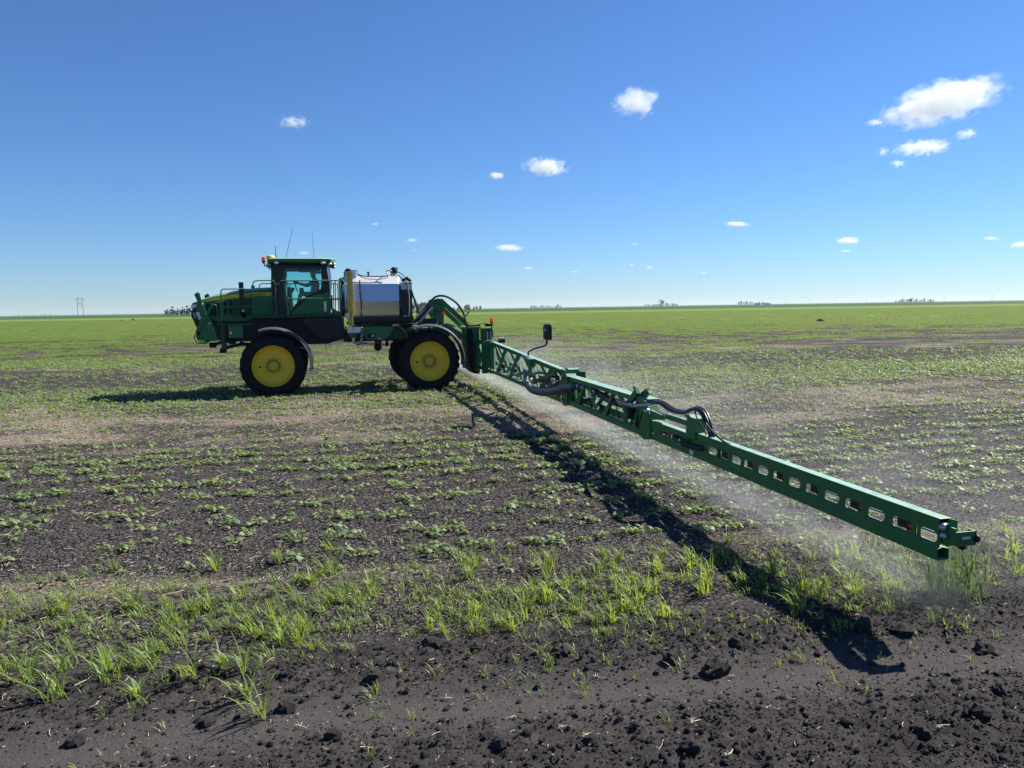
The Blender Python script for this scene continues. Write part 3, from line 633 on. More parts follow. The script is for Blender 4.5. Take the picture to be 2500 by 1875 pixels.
# fuel tank with moulded ribs and steps
ft = MB().loft([[(u, y, z) for u, z in [(.95, 2.27), (2.08, 2.28), (2.09, 1.74), (2.02, 1.66), (1.40, 1.64), (.98, 2.05)]] for y in (.50, .53, 1.3)]).build('fuel_tank', BLACK, rig)
for k in range(7):
    u = 1.04 + .155 * k
    MB().prism([(u, 2.27), (u + .05, 2.27), (u + .10, 2.14), (u + .085, 2.12)], .478, .50).build('rib', FENDER, ft)
MB().box(.90, 1.02, .6, .8, 2.10, 2.24).build('filler_box', FENDER, rig)
MB().tube(bez([(1.5, .8, 1.66), (1.53, .8, 1.5), (1.55, .8, 1.33)], 4), .008, 5).build('drain_hose', HOSE, rig)
MB().tube(bez([(1.56, .8, 1.66), (1.62, .8, 1.48), (1.70, .8, 1.30)], 4), .008, 5).build('drain_hose', HOSE, rig)
# --- spray tank
def tring(u, k, dz=0.0):     # cross-section in (v, w); k shrinks towards the ends
    y0, y1 = .80, far(.80); zc = 2.85
    P = [(y0 + .09, 2.27), (y0 + .052, 2.45), (y0 + .004, 2.75), (y0 + .002, 2.77), (y0 + .075, 3.31), (y0 + .40, 3.56), (y1 - .40, 3.56), (y1 - .075, 3.31), (y1 - .002, 2.77), (y1 - .004, 2.75), (y1 - .052, 2.45), (y1 - .09, 2.27)]
    return [(u, VC + (y - VC) * k, zc + (z - zc) * (k * .25 + .75) + dz) for y, z in P]
tank = MB().loft([tring(2.02, .62), tring(2.08, .80), tring(2.17, .92), tring(2.30, .985), tring(2.42, 1.0), tring(3.84, 1.0), tring(3.90, .90)]).build('spray_tank', [STEEL, STEEL2], rig, 9)
for p_ in tank.data.polygons:
    if p_.normal.z > .3: p_.material_index = 1  # upward faces take the steel painted as sunlit

tw = MB().lathe([(0, .33), (.10, .33), (.235, .30), (.235, .285), (.225, .28), (.225, -.12), (0, -.12)], (2.40, 1.30, 3.40), 'z', 28).build('tank_tower', STEEL, tank, 30)
MB().lathe([(0, .09), (.07, .09), (.08, .05), (.12, .04), (.12, .0), (0, .0)], (2.32, 1.30, 3.72), 'z', 16).build('lid', BLACK, tw, 30)
MB().tube([(2.42, 1.3, 3.75), (2.6, 1.3, 3.74), (2.62, 1.3, 3.66)], .014, 6).build('lid_latch', BLACK, tw)
MB().lathe([(0, .14), (.04, .14), (.045, .10), (.025, .08), (.03, .0), (.06, -.02), (0, -.02)], (2.96, 1.6, 3.58), 'z', 10).build('vent_cap', BLACK, tank, 30)
vb = MB().lathe([(0, -.12), (.06, -.12), (.11, -.06), (.115, .0), (.10, .07), (.05, .12), (0, .12)], (3.77, 1.5, 3.74), 'z', 14).build('fill_valve', BLACKG, tank, 40)
MB().box(3.66, 3.80, 1.42, 1.58, 3.56, 3.66).build('valve_flange', POSTY, vb)
MB().lathe([(0, -.05), (.05, -.05), (.06, .0), (.04, .05), (0, .05)], (3.84, 1.44, 3.80), 'y', 10).build('handle', STEELD, vb, 30)
for p, r_ in (([(2.60, 1.05, 3.62), (2.75, 1.0, 3.56), (3.1, .98, 3.545), (3.45, 1.0, 3.55), (3.52, 1.0, 3.58), (3.50, 1.05, 3.68), (3.53, 1.1, 3.74), (3.62, 1.3, 3.74), (3.72, 1.42, 3.74)], .018), ([(2.60, 1.0, 3.60), (2.8, .93, 3.49), (3.1, .9, 3.45), (3.4, .92, 3.47), (3.52, .95, 3.52), (3.53, .98, 3.56)], .010),
              ([(3.80, 1.4, 3.72), (3.95, 1.25, 3.66), (4.05, 1.15, 3.55), (4.15, 1.1, 3.45)], .014), ([(3.86, 1.2, 3.60), (3.96, 1.15, 3.5), (4.02, 1.12, 3.42)], .018)):
    MB().tube(bez(p, 6), r_, 6).build('hose', HOSE, tank, 40)
sg = MB().tube(bez([(2.64, .775, 3.42), (2.635, .765, 3.3), (2.64, .77, 3.0), (2.66, .77, 2.8), (2.655, .775, 2.4), (2.65, .78, 2.2)], 6), .022, 8).build('sight_hose', HOSE, tank, 40)
for w in (3.08, 2.45): MB().box(2.61, 2.70, .745, .80, w - .02, w + .02).build('hose_clip', STEELD, sg)
MB().tube(bez([(2.06, .72, 3.42), (2.12, .74, 3.38), (2.08, .74, 3.2), (2.05, .74, 2.9), (2.08, .74, 2.6), (2.16, .74, 2.35), (2.24, .76, 2.24)], 6), .03, 8).build('feed_hose', HOSE, rig, 40)
MB().ball((2.12, .72, 3.36), (.06, .05, .07), 10, 6).build('hose_elbow', BLACK, rig, 40)
# yellow boom cradle post
yp = MB().prismx([(.55, 2.02), (.57, 2.02), (.57, 3.68), (.55, 3.68)], 2.235, 2.345)
yp.prism([(2.345, 2.02), (2.40, 2.02), (2.395, 2.6), (2.42, 2.9), (2.40, 3.68), (2.345, 3.68)], .44, .46)
yp.build('cradle_post', POSTY, rig)
yb = MB().box(2.335, 2.350, .44, .57, 2.02, 3.68).build('post_web', POSTY, rig)
for w in (3.60, 3.55, 3.06, 2.62, 2.05): MB().lathe([(0, -.006), (.016, -.006), (.016, .0), (0, .0)], (2.30, .55, w), 'y', 8).build('post_hole', BLACK, yb)
MB().box(2.2, 2.40, .57, .95, 2.06, 2.16).build('post_bracket', BLACK, rig)
lf = MB().lathe([(0, -.06), (.08, -.06), (.085, -.03), (.085, .03), (0, .05)], (2.22, .52, 2.34), 'y', 16).build('round_reflector', GREYP, rig, 30)
# rinse tank and rear fittings
rt = MB().loft([[(3.90, y0, z), (4.27, y0, z), (4.27, far(y0), z), (3.90, far(y0), z)] for y0, z in ((.95, 2.10), (.93, 2.2), (.93, 3.12))]).build('rinse_tank', BLACKG, rig)
MB().loft([[(a, y0, z), (4.27, y0, z), (4.27, far(y0), z), (a, far(y0), z)] for y0, z, a in ((.935, 3.125, 3.92), (.94, 3.26, 3.94), (1.0, 3.36, 3.98))]).build('tank_top', GREYP, rt)
for w in (3.31, 3.34): MB().box(4.06, 4.285, .955, 1.2, w - .008, w + .008).build('strap', BLACK, rt)
for c, r_ in (((4.02, 1.05, 3.43), .07), ((4.14, 1.02, 3.46), .085), ((4.22, 1.05, 3.42), .06)): MB().ball(c, (r_, r_, r_ * .9), 10, 6).build('fitting', BLACK, rt, 40)
MB().tube(bez([(4.08, .93, 3.42), (4.12, .91, 3.35), (4.14, .90, 3.12), (4.165, .90, 2.9), (4.16, .90, 2.5), (4.13, .92, 2.2)], 6), .026, 8).build('grey_hose', HOSEW, rt, 40)
for p, r_ in (([(4.27, 1.1, 3.1), (4.36, 1.15, 2.8), (4.46, 1.2, 2.5), (4.58, 1.22, 2.24)], .03), ([(4.28, 1.1, 2.95), (4.42, 1.12, 2.6), (4.43, 1.14, 2.3), (4.55, 1.18, 2.2)], .012), ([(4.30, 1.1, 3.0), (4.46, 1.15, 2.62), (4.44, 1.12, 2.35)], .010)):
    MB().tube(bez(p, 6), r_, 6).build('hose', HOSE, rig, 40)
# tank bed, plumbing bay and side frame
bed = MB().box(2.36, 4.28, .74, far(.74), 2.13, 2.27).build('tank_bed', BLACK, rig)
MB().box(2.40, 4.25, .86, far(.86), 1.97, 2.13).build('plumbing_bay', BLACK, bed)
for k in range(24):
    u = 2.46 + k * .075 + random.uniform(-.02, .02); w = 2.03 + random.uniform(-.03, .07)
    MB().lathe([(0, -.05), (.016, -.05), (.02, .0), (0, .02)], (u, .85, w), 'y', 6).build('fitting', random.choice((STEELD, BLACK, GREEN, BLACK, GREYP)), bed)
for k in range(5):
    u = 2.5 + k * .36
    MB().tube(bez([(u, .84, 2.1), (u + .1, .80, 2.05), (u + .25, .80, 2.06), (u + .34, .84, 2.02)], 4), .014, 6).build('hose', HOSE, bed, 40)
MB().tube(bez([(3.6, .82, 2.12), (3.8, .78, 2.16), (3.95, .78, 2.22), (4.02, .80, 2.26)], 5), .03, 7).build('suction_hose', HOSE, bed, 40)
MB().lathe([(.035, -.03), (.06, -.03), (.06, .03), (.035, .03)], (4.02, .78, 2.25), 'y', 14, close=True).build('hose_coupling', STEELD, bed, 40)
sf = MB().prism([(2.69, 1.985), (3.72, 1.97), (3.66, 1.90), (3.44, 1.62), (3.33, 1.55), (2.78, 1.57), (2.70, 1.70)], .80, .84).build('side_frame', GREEN, rig)
MB().box(2.80, 3.06, .792, .80, 1.62, 1.76).build('control_panel', BLACK, sf); MB().box(2.95, 3.02, .786, .792, 1.66, 1.72).build('label_plate', STEELD, sf)
MB().box(3.15, 3.24, .794, .80, 1.575, 1.60).build('label_plate', GREYP, sf)
for u in (2.8, 3.1, 3.34, 3.6): MB().lathe([(0, -.01), (.012, -.01), (.012, .005), (0, .005)], (u, .80, 1.90), 'y', 6).build('bolt', BLACK, sf)
MB().prism([(3.44, 1.60), (3.72, 1.95), (4.3, 1.97), (4.45, 1.62), (3.9, 1.52)], .98, 1.3).build('rear_crossmember', GREEN_D, rig)
for k in range(9):
    u = 3.75 + k * .06
    MB().tube(bez([(u - .1, .9 + .02 * k, 1.98), (u + .12, .74 + .02 * k, 1.92), (u + .28, .76 + .02 * k, 1.74), (u + .34, .9, 1.6)], 5), .016, 6).build('hose', random.choice((HOSE, HOSE, STEELD)), rig, 40)
MB().tube(bez([(3.72, .75, 2.03), (4.1, .70, 2.05), (4.5, .8, 2.02), (4.9, .95, 1.98), (5.2, 1.1, 1.95)], 5), .03, 7).build('hose', HOSE, rig, 40)
MB().tube(bez([(3.60, .72, 2.0), (3.70, .70, 2.02), (3.80, .70, 2.01)], 4), .03, 7).build('yellow_fitting', POSTY, rig, 40)
# chemical hopper
hp = MB().loft([[(2.20, .42, 1.985), (2.61, .42, 1.98), (2.61, .82, 1.98), (2.20, .82, 1.985)], [(2.195, .42, 1.81), (2.585, .42, 1.815), (2.585, .82, 1.815), (2.195, .82, 1.81)], [(2.33, .56, 1.64), (2.42, .56, 1.64), (2.42, .68, 1.64), (2.33, .68, 1.64)], [(2.345, .58, 1.52), (2.405, .58, 1.52), (2.405, .66, 1.52), (2.345, .66, 1.52)]]).build('chemical_hopper', STEEL, rig)
MB().tube(bez([(2.36, .40, 1.98), (2.37, .40, 1.93), (2.33, .40, 1.89), (2.35, .41, 1.85)], 4), .006, 5).build('latch_wire', HOSE, hp)
MB().tube(bez([(2.36, .6, 1.50), (2.48, .56, 1.49), (2.58, .56, 1.53), (2.64, .6, 1.64)], 5), .030, 8).build('pipe', STEELD, hp, 40)
for (u, w) in ((2.62, 1.80), (2.64, 1.74), (2.61, 1.69), (2.66, 1.86), (2.60, 1.90)): MB().ball((u, .58, w), (.03, .04, .028), 8, 6).build('fitting', random.choice((STEELD, GREYP)), hp, 40)
MB().tube(bez([(2.45, .6, 1.50), (2.50, .6, 1.38), (2.60, .6, 1.30), (2.64, .6, 1.36), (2.62, .6, 1.52)], 5), .010, 6).build('hose', HOSE, hp)
MB().tube(bez([(2.45, .62, 1.48), (2.54, .62, 1.43), (2.60, .62, 1.47)], 5), .022, 6).build('hose', HOSE, hp)
# pump and suspended fittings under the frame
pm = MB().ball((3.18, 1.5, 1.30), (.13, .13, .13), 16, 10).build('pump', BLACKG, rig, 50)
MB().box(3.08, 3.30, 1.4, 1.6, 1.40, 1.62).build('pump_mount', GREEN_D, pm); MB().beam((2.95, 1.42, 1.42), (3.22, 1.42, 1.44), .04, .05).build('lever', POSTY, pm)
MB().tube([(3.18, 1.5, 1.18), (3.17, 1.5, 1.04)], .008, 5).build('drain', BLACK, pm)
vl = MB().ball((3.47, 1.45, 1.38), (.06, .07, .07), 10, 7).build('valve', BLACK, rig, 50); MB().box(3.43, 3.51, 1.4, 1.5, 1.42, 1.62).build('valve_stem', BLACK, vl)
MB().lathe([(0, -.12), (.05, -.12), (.05, .1), (0, .1)], (3.72, 1.4, 1.55), 'z', 10).build('filter', BLACK, rig, 40)

# --- boom lift
lift = MB()
tower = MB()
for y in (1.22, far(1.30)):
    tower.prism([(4.98, 2.66), (5.02, 2.80), (5.12, 2.84), (5.28, 2.82), (5.34, 2.70), (5.30, 1.86), (5.12, 1.86), (5.10, 2.15), (4.95, 2.42)], y, y + .08)
tower.box(5.10, 5.30, 1.30, far(1.30), 1.88, 2.0); tower.box(5.06, 5.28, 1.30, far(1.30), 2.62, 2.74)
tower = tower.build('lift_tower', GREEN, rig)
MB().lathe([(0, -.08), (.05, -.08), (.055, 0), (0, .05)], (5.30, 1.18, 2.36), 'y', 10).build('marker_lamp', AMBER, tower, 40)
MB().box(4.98, 5.07, 1.19, 1.22, 2.25, 2.5).build('cover_plate', GREEN_D, tower)
for (u, w) in ((5.05, 2.74), (5.22, 2.72), (5.14, 2.42), (5.18, 2.05)): MB().lathe([(0, -.02), (.03, -.02), (.03, .0), (0, .0)], (u, 1.22, w), 'y', 10).build('pin', BLACK, tower)
for y in (1.14, far(1.14)):
    MB().beam((5.20, y, 2.78), (6.26, y, 1.78), .07, .15).build('lift_arm', GREEN, rig)
    MB().beam((5.30, y + .02, 1.98), (6.25, y + .02, 1.42), .07, .13).build('lift_arm', GREEN, rig)
    MB().beam((4.55, y, 2.12), (5.05, y, 2.72), .06, .09).build('lift_brace', GREEN, rig)
    MB().tube([(4.50, y - .06, 2.10), (4.95, y - .06, 2.55)], .035, 8).build('lift_cylinder', STEELD, rig, 40)
MB().tube([(5.35, 1.0, 2.02), (5.62, .9, 1.92)], .04, 8).build('cylinder_rod', STEEL, rig, 40)
MB().box(4.62, 5.08, 1.28, far(1.28), 1.98, 2.19).build('hose_tray', BLACK, rig)
MB().tube(bez([(4.28, 1.08, 2.06), (4.58, 1.06, 2.30), (4.83, 1.04, 2.68), (5.0, 1.04, 2.86), (5.2, 1.04, 2.92), (5.45, 1.04, 2.86), (5.72, 1.04, 2.67), (5.90, 1.04, 2.42), (5.97, 1.04, 2.22), (6.02, 1.06, 2.02), (6.2, 1.1, 1.94), (6.5, 1.15, 1.94)], 6), .034, 8).build('main_hose', HOSE, rig, 40)
MB().tube(bez([(4.32, 1.18, 2.05), (4.62, 1.16, 2.26), (4.88, 1.14, 2.60), (5.05, 1.14, 2.78)], 6), .03, 8).build('main_hose', HOSE, rig, 40)
MB().box(5.92, 6.02, 1.0, 1.08, 2.19, 2.24).build('hose_clamp', STEELD, rig)
MB().tube([(6.0, 1.04, 2.25), (6.13, 1.04, 2.40)], .022, 6).build('pipe_stub', GREEN, rig)
# centre rack that carries the boom
B0u, B0v = 6.454, -.7125
BCX, BSX = math.cos(R(2.2)), math.sin(R(2.2))
def B(s, off, w): return (B0u - BSX * s + BCX * off, B0v - BCX * s - BSX * off, w)
rack = MB()
for w in (.58, 1.42): rack.box(6.40, 6.52, -.35, far(-.35), w - .06, w + .06)
for v in (.15, 1.2, 2.6, far(.15)): rack.box(6.405, 6.515, v - .05, v + .05, .64, 1.36)
rack = rack.build('centre_rack', GREEN_D, rig)
for a, b in ((.15, 1.2), (2.6, far(.15))):
    MB().beam((6.46, a, .62), (6.46, b, 1.38), .06, .08).build('strut', GREEN, rack); MB().beam((6.46, a, 1.38), (6.46, b, .62), .05, .07).build('strut', GREEN, rack)
mast = MB().prism([(6.02, 1.86), (6.30, 1.86), (6.30, .56), (6.14, .52), (6.06, .62), (6.0, 1.5)], .95, 1.2).build('mast', BLACK, rig)
MB().box(6.20, 6.42, .90, .96, .42, 1.84).build('mast_plate', GREEN, mast); MB().box(6.20, 6.42, far(.96), far(.90), .42, 1.84).build('mast_plate', GREEN, mast)
MB().box(6.06, 6.46, .88, far(.88), 1.84, 1.90).build('mast_head', GREEN, mast)
MB().prism([(6.00, .62), (6.3, .46), (6.3, .40), (6.12, .42), (5.96, .54)], .4, 1.1).build('mast_foot', BLACK, mast)
# near end of the rack: fold hinge, valve manifold, beacon
MB().prism([(6.22, 1.46), (6.46, 1.50), (6.48, .50), (6.24, .48)], -.42, -.36).build('hinge_plate', GREEN_D, rack)
MB().prism([(6.30, 1.80), (6.48, 1.80), (6.48, .44), (6.30, .44)], .0, .05).build('hinge_plate', GREEN_D, rack)
MB().prism([(6.02, 1.44), (6.12, 1.46), (6.10, .60), (6.02, .60)], -.1, .0).build('hinge_plate', BLACK, rack)
mf = MB().box(6.42, 6.72, .35, .75, 1.50, 1.86).build('valve_manifold', GREEN_D, rack)
for k in range(6):
    MB().lathe([(0, -.14), (.03, -.14), (.035, .05), (.02, .10), (0, .10)], (6.45 + .055 * k, .33, 1.66 + .03 * (k % 2)), 'z', 8).build('solenoid', random.choice((BLACK, STEELD, BLACK, GREYP)), mf, 40)
for k in range(5):
    MB().tube(bez([(6.42 + .06 * k, .33, 1.5), (6.45 + .05 * k, .25, 1.3), (6.5 + .03 * k, .1, 1.2), (6.5, -.3, 1.1)], 5), .014, 6).build('hose', HOSE, mf, 40)
MB().tube(bez([(6.25, .5, 1.94), (6.4, .5, 2.0), (6.55, .5, 2.02), (6.66, .5, 1.98)], 5), .012, 6).build('hose', HOSE, mf, 40)
MB().box(6.50, 6.74, .30, .42, 1.92, 2.0).build('valve_cover', BLACK, mf)
bc = MB().lathe([(0, .0), (.055, .0), (.06, .03), (.06, .09), (.045, .135), (0, .15)], (6.68, .2, 2.05), 'z', 16).build('beacon', AMBER, rack, 40)
MB().lathe([(0, -.03), (.058, -.03), (.058, 0), (0, 0)], (6.68, .2, 2.05), 'z', 14).build('beacon_base', BLACK, bc); MB().tube([(6.68, .2, 2.03), (6.68, .2, 1.6)], .02, 8).build('beacon_post', BLACK, bc)
lw = MB().box(6.86, 7.04, -.1, .06, 1.40, 1.52).build('work_lamp', BLACK, rack); MB().box(6.86, 7.04, -.1, .06, 1.52, 1.56).build('lamp_cover', GREYP, lw)
MB().tube([(6.6, .0, 1.4), (6.9, -.02, 1.45)], .02, 6).build('lamp_arm', BLACK, lw)

# --- boom; sections lie along s, off = behind the front face
boom_parts = []
def bpart(mb, name, mat, parent=None, smooth=None):
    o = mb.build(name, mat, parent or rig, smooth)
    if parent is None: boom_parts.append(o)
    return o
def htube(mb, s0, s1, o0, o1, w0, w1, t=.006, gable=0.0):     # hollow open-ended box section along s
    om = (o0 + o1) / 2
    A = [(o0, w0), (o1, w0), (o1, w1), (om, w1 + gable), (o0, w1)]
    I = [(o0 + t, w0 + t), (o1 - t, w0 + t), (o1 - t, w1 - t), (om, w1 + gable - t), (o0 + t, w1 - t)]
    n = 5; vs = [B(s, o, w) for s in (s0, s1) for o, w in A] + [B(s, o, w) for s in (s0, s1) for o, w in I]
    fs = []
    for j in range(n):
        k = (j + 1) % n
        fs += [(j, k, n + k, n + j), (2 * n + j, 3 * n + j, 3 * n + k, 2 * n + k), (j, 2 * n + j, 2 * n + k, k), (n + j, n + k, 3 * n + k, 3 * n + j)]
    mb.add(vs, fs)
def cyl(parent, a, b, r_, mat, name, n=12):
    return MB().tube([a, b], r_, n).build(name, mat, parent, 40)
# inner truss
tw_ = lambda s: 1.435 - (1.435 - 1.165) * s / 8.2
s1 = MB()
s1.beam(B(.1, .05, tw_(.1)), B(8.15, .05, tw_(8.15)), .13, .095)
s1.beam(B(-.3, -.03, .590), B(8.38, .0, .590), .085, .085)
s1.beam(B(-.1, .42, .60), B(8.2, .30, .60), .07, .08)
s1.beam(B(.05, .0, .5), B(.05, .0, 1.46), .10, .12, up=(1, 0, 0)); s1.beam(B(.05, .38, .56), B(.05, .06, 1.42), .08, .08, up=(1, 0, 0))
S1 = bpart(s1, 'boom_section', GREEN)
T = [.25, 2.0, 3.7, 5.4, 7.1]; Bn = [1.12, 2.85, 4.6, 6.2, 7.8]
for i in range(5):
    for a, b in ((T[i], Bn[i]), (Bn[i], T[i + 1] if i < 4 else 8.1)):
        up_first = a in T or a == 8.1
        pa = B(a, .03, tw_(a) - .04) if a in T else B(a, -.02, .61); pb = B(b, .03, tw_(b) - .04) if (b in T or b == 8.1) else B(b, -.02, .61)
        bpart(MB().beam(pa, pb, .06, .075), 'strut', GREEN, S1)
    for a, b in ((T[i] + .5, Bn[i] - .2), (Bn[i] + .25, (T[i + 1] if i < 4 else 7.9) - .3)):
        ra = a - .5 in T; pa = B(a, .07, tw_(a) - .04) if ra else B(a, .36, .62); pb = B(b, .36, .62) if ra else B(b, .07, tw_(b) - .04)
        bpart(MB().beam(pa, pb, .045, .06), 'strut', GREEN, S1)
for s in np.arange(.9, 8, 1.1): bpart(MB().beam(B(s, .0, .59), B(s, .36, .60), .04, .04), 'cross_tie', GREEN, S1)
# hinge to the middle section
def bplate(mb, pts, o0, o1):      # polygon in (s, w), thick between o0 and o1
    n = len(pts); mb.add([B(s, o0, w) for s, w in pts] + [B(s, o1, w) for s, w in pts], [tuple(range(n)), tuple(range(2 * n - 1, n - 1, -1))] + [(i, i + n, (i + 1) % n + n, (i + 1) % n) for i in range(n)]); return mb
h1 = bpart(bplate(MB(), [(8.10, 1.24), (8.34, 1.24), (8.56, 1.12), (8.50, .55), (8.30, .50), (8.14, .55)], -.04, .16), 'boom_hinge', GREEN)
bpart(bplate(MB(), [(7.80, 1.20), (8.10, 1.245), (8.36, 1.275), (8.44, 1.25), (8.44, 1.19), (8.2, 1.16)], .02, .24), 'hinge_cap', GREEN, h1)
bpart(bplate(MB(), [(7.85, 1.18), (8.5, 1.20), (8.5, .55), (7.95, .55)], .30, .36), 'hinge_plate', GREEN_D, h1)
for w in (.62, .85, 1.08): bpart(MB().lathe([(0, -.06), (.035, -.06), (.035, .0), (0, .0)], B(8.33, -.04, w), 'x', 10), 'hinge_pin', STEELD, h1)
bpart(MB().beam(B(6.0, -.06, .80), B(7.9, -.10, 1.16), .05, .07), 'fold_link', GREEN, h1)
cyl(h1, B(6.2, -.12, .83), B(7.5, -.12, .95), .045, BLACK, 'fold_cylinder'); cyl(h1, B(7.5, -.12, .95), B(8.15, -.10, 1.0), .022, STEEL, 'cylinder_rod')
cyl(h1, B(4.75, -.08, 1.31), B(5.5, -.08, 1.27), .045, STEELD, 'valve_barrel')
bpart(bplate(MB(), [(5.35, 1.12), (5.75, 1.12), (5.75, 1.30), (5.35, 1.30)], -.14, .0), 'valve_bracket', GREEN, h1)
sl_ = bez([B(5.55, -.20, .98), B(5.75, -.24, .86), B(5.95, -.26, .76), B(6.6, -.28, .70), B(7.3, -.26, .72), B(8.0, -.2, .80), B(8.55, -.1, .92), B(8.85, .0, .96)], 8)
bpart(MB().tube(sl_, [.055 + .012 * math.sin(i * 1.7) for i in range(len(sl_))], 10), 'sleeved_hose', HOSEW, h1, 60)
bpart(MB().tube([Vector(p) + Vector((.0, .02, -.065)) for p in sl_], .055, 8), 'hose_bundle', HOSE, h1, 60)
for a in ([B(6.0, -.1, .95), B(6.3, -.1, 1.02), B(6.9, -.08, 1.05), B(7.6, .0, 1.02)], [B(6.9, .0, .75), B(7.2, -.05, .95), B(7.5, -.02, 1.12), B(7.7, .05, .9), B(7.6, .1, .7)], [B(7.4, -.02, .65), B(7.5, -.05, .8), B(7.7, -.02, .9), B(8.0, .05, .82)]):
    bpart(MB().tube(bez(a, 6), .03, 7), 'hose', HOSE, h1, 50)
cyl(h1, B(7.6, .02, .62), B(7.6, .02, 1.05), .05, BLACK, 'accumulator')
# middle truss
s2 = MB()
htube(s2, 8.5, 12.55, .0, .20, 1.045, 1.12); htube(s2, 8.3, 12.6, .0, .10, .55, .635)
bplate(s2, [(8.5, .64), (12.5, .64), (12.5, .77), (8.5, .77)], .10, .115)
s2.beam(B(8.55, .06, .58), B(8.55, .06, 1.08), .12, .10, up=(1, 0, 0))
S2 = bpart(s2, 'boom_section', GREEN)
for a, b in ((8.75, 9.05), (9.50, 9.12), (9.80, 10.36), (11.10, 10.72), (11.42, 11.92), (12.35, 12.05)):
    bpart(MB().beam(B(a, .03, 1.06), B(b, .03, .62), .05, .075), 'strut', GREEN, S2)
for a, b in ((9.2, 9.7), (10.5, 9.95), (10.7, 11.2), (12.0, 11.5)):
    bpart(MB().beam(B(a, .17, 1.06), B(b, .10, .66), .04, .06), 'strut', GREEN_D, S2)
cyl(S2, B(9.9, .06, 1.0), B(11.2, .06, .92), .038, BLACK, 'fold_cylinder'); cyl(S2, B(11.2, .06, .92), B(12.3, .03, .86), .02, STEEL, 'cylinder_rod')
for a in ([B(8.8, .05, 1.0), B(9.3, .0, .98), B(9.6, .04, 1.0), B(10.2, .08, .9), B(11, .1, .85), B(12.2, .06, .9)], [B(8.9, .1, .8), B(9.2, .06, .7), B(9.7, .08, .8), B(10.3, .1, .72)]):
    bpart(MB().tube(bez(a, 6), .026, 7), 'hose', HOSE, S2, 50)
for s in (9.15, 9.45, 10.15): bpart(MB().ball(B(s, .0, .99), .04, 8, 6), 'fitting', STEELD, S2, 50)
# breakaway joint
h2 = bpart(bplate(MB(), [(12.38, 1.12), (12.66, 1.10), (12.80, .92), (12.80, .56), (12.58, .52), (12.42, .56)], -.02, .14), 'boom_hinge', GREEN)
bpart(bplate(MB(), [(12.2, 1.09), (12.60, 1.09), (12.66, 1.13), (12.3, 1.135)], .02, .20), 'hinge_cap', GREEN, h2)
bpart(MB().beam(B(11.95, -.02, .98), B(12.28, .0, 1.22), .05, .10), 'hook_arm', GREEN, h2)
for a, b in (((12.1, .02, 1.26), (12.38, .06, 1.12)), ((12.36, .04, 1.10), (12.52, .1, 1.22)), ((12.20, .06, 1.12), (12.44, .1, 1.24))):
    bpart(MB().beam(B(*a), B(*b), .05, .05), 'latch_arm', GREEN_D, h2)
cyl(h2, B(11.62, -.07, .99), B(12.3, -.07, .99), .035, STEELD, 'damper'); cyl(h2, B(12.3, -.07, .99), B(12.85, -.02, 1.07), .024, STEEL, 'cylinder_rod')
bpart(MB().lathe([(0, -.10), (.07, -.10), (.07, .10), (0, .10)], B(12.05, -.02, .86), 'z', 12), 'actuator', BLACK, h2, 40)
bpart(MB().tube(bez([B(11.6, -.08, .96), B(11.55, -.1, 1.0), B(11.7, -.1, 1.02), B(12.1, -.1, 1.03)], 5), .014, 6), 'hose', HOSE, h2, 40)
bpart(MB().tube(bez([B(12.2, -.06, .72), B(12.45, -.08, .66), B(12.55, -.08, .75), B(12.62, -.06, .95)], 5), .012, 6), 'hose', HOSE, h2, 40)
bpart(MB().ball(B(12.72, -.03, .97), (.05, .05, .04), 10, 7), 'pivot_ball', STEEL, h2, 50)
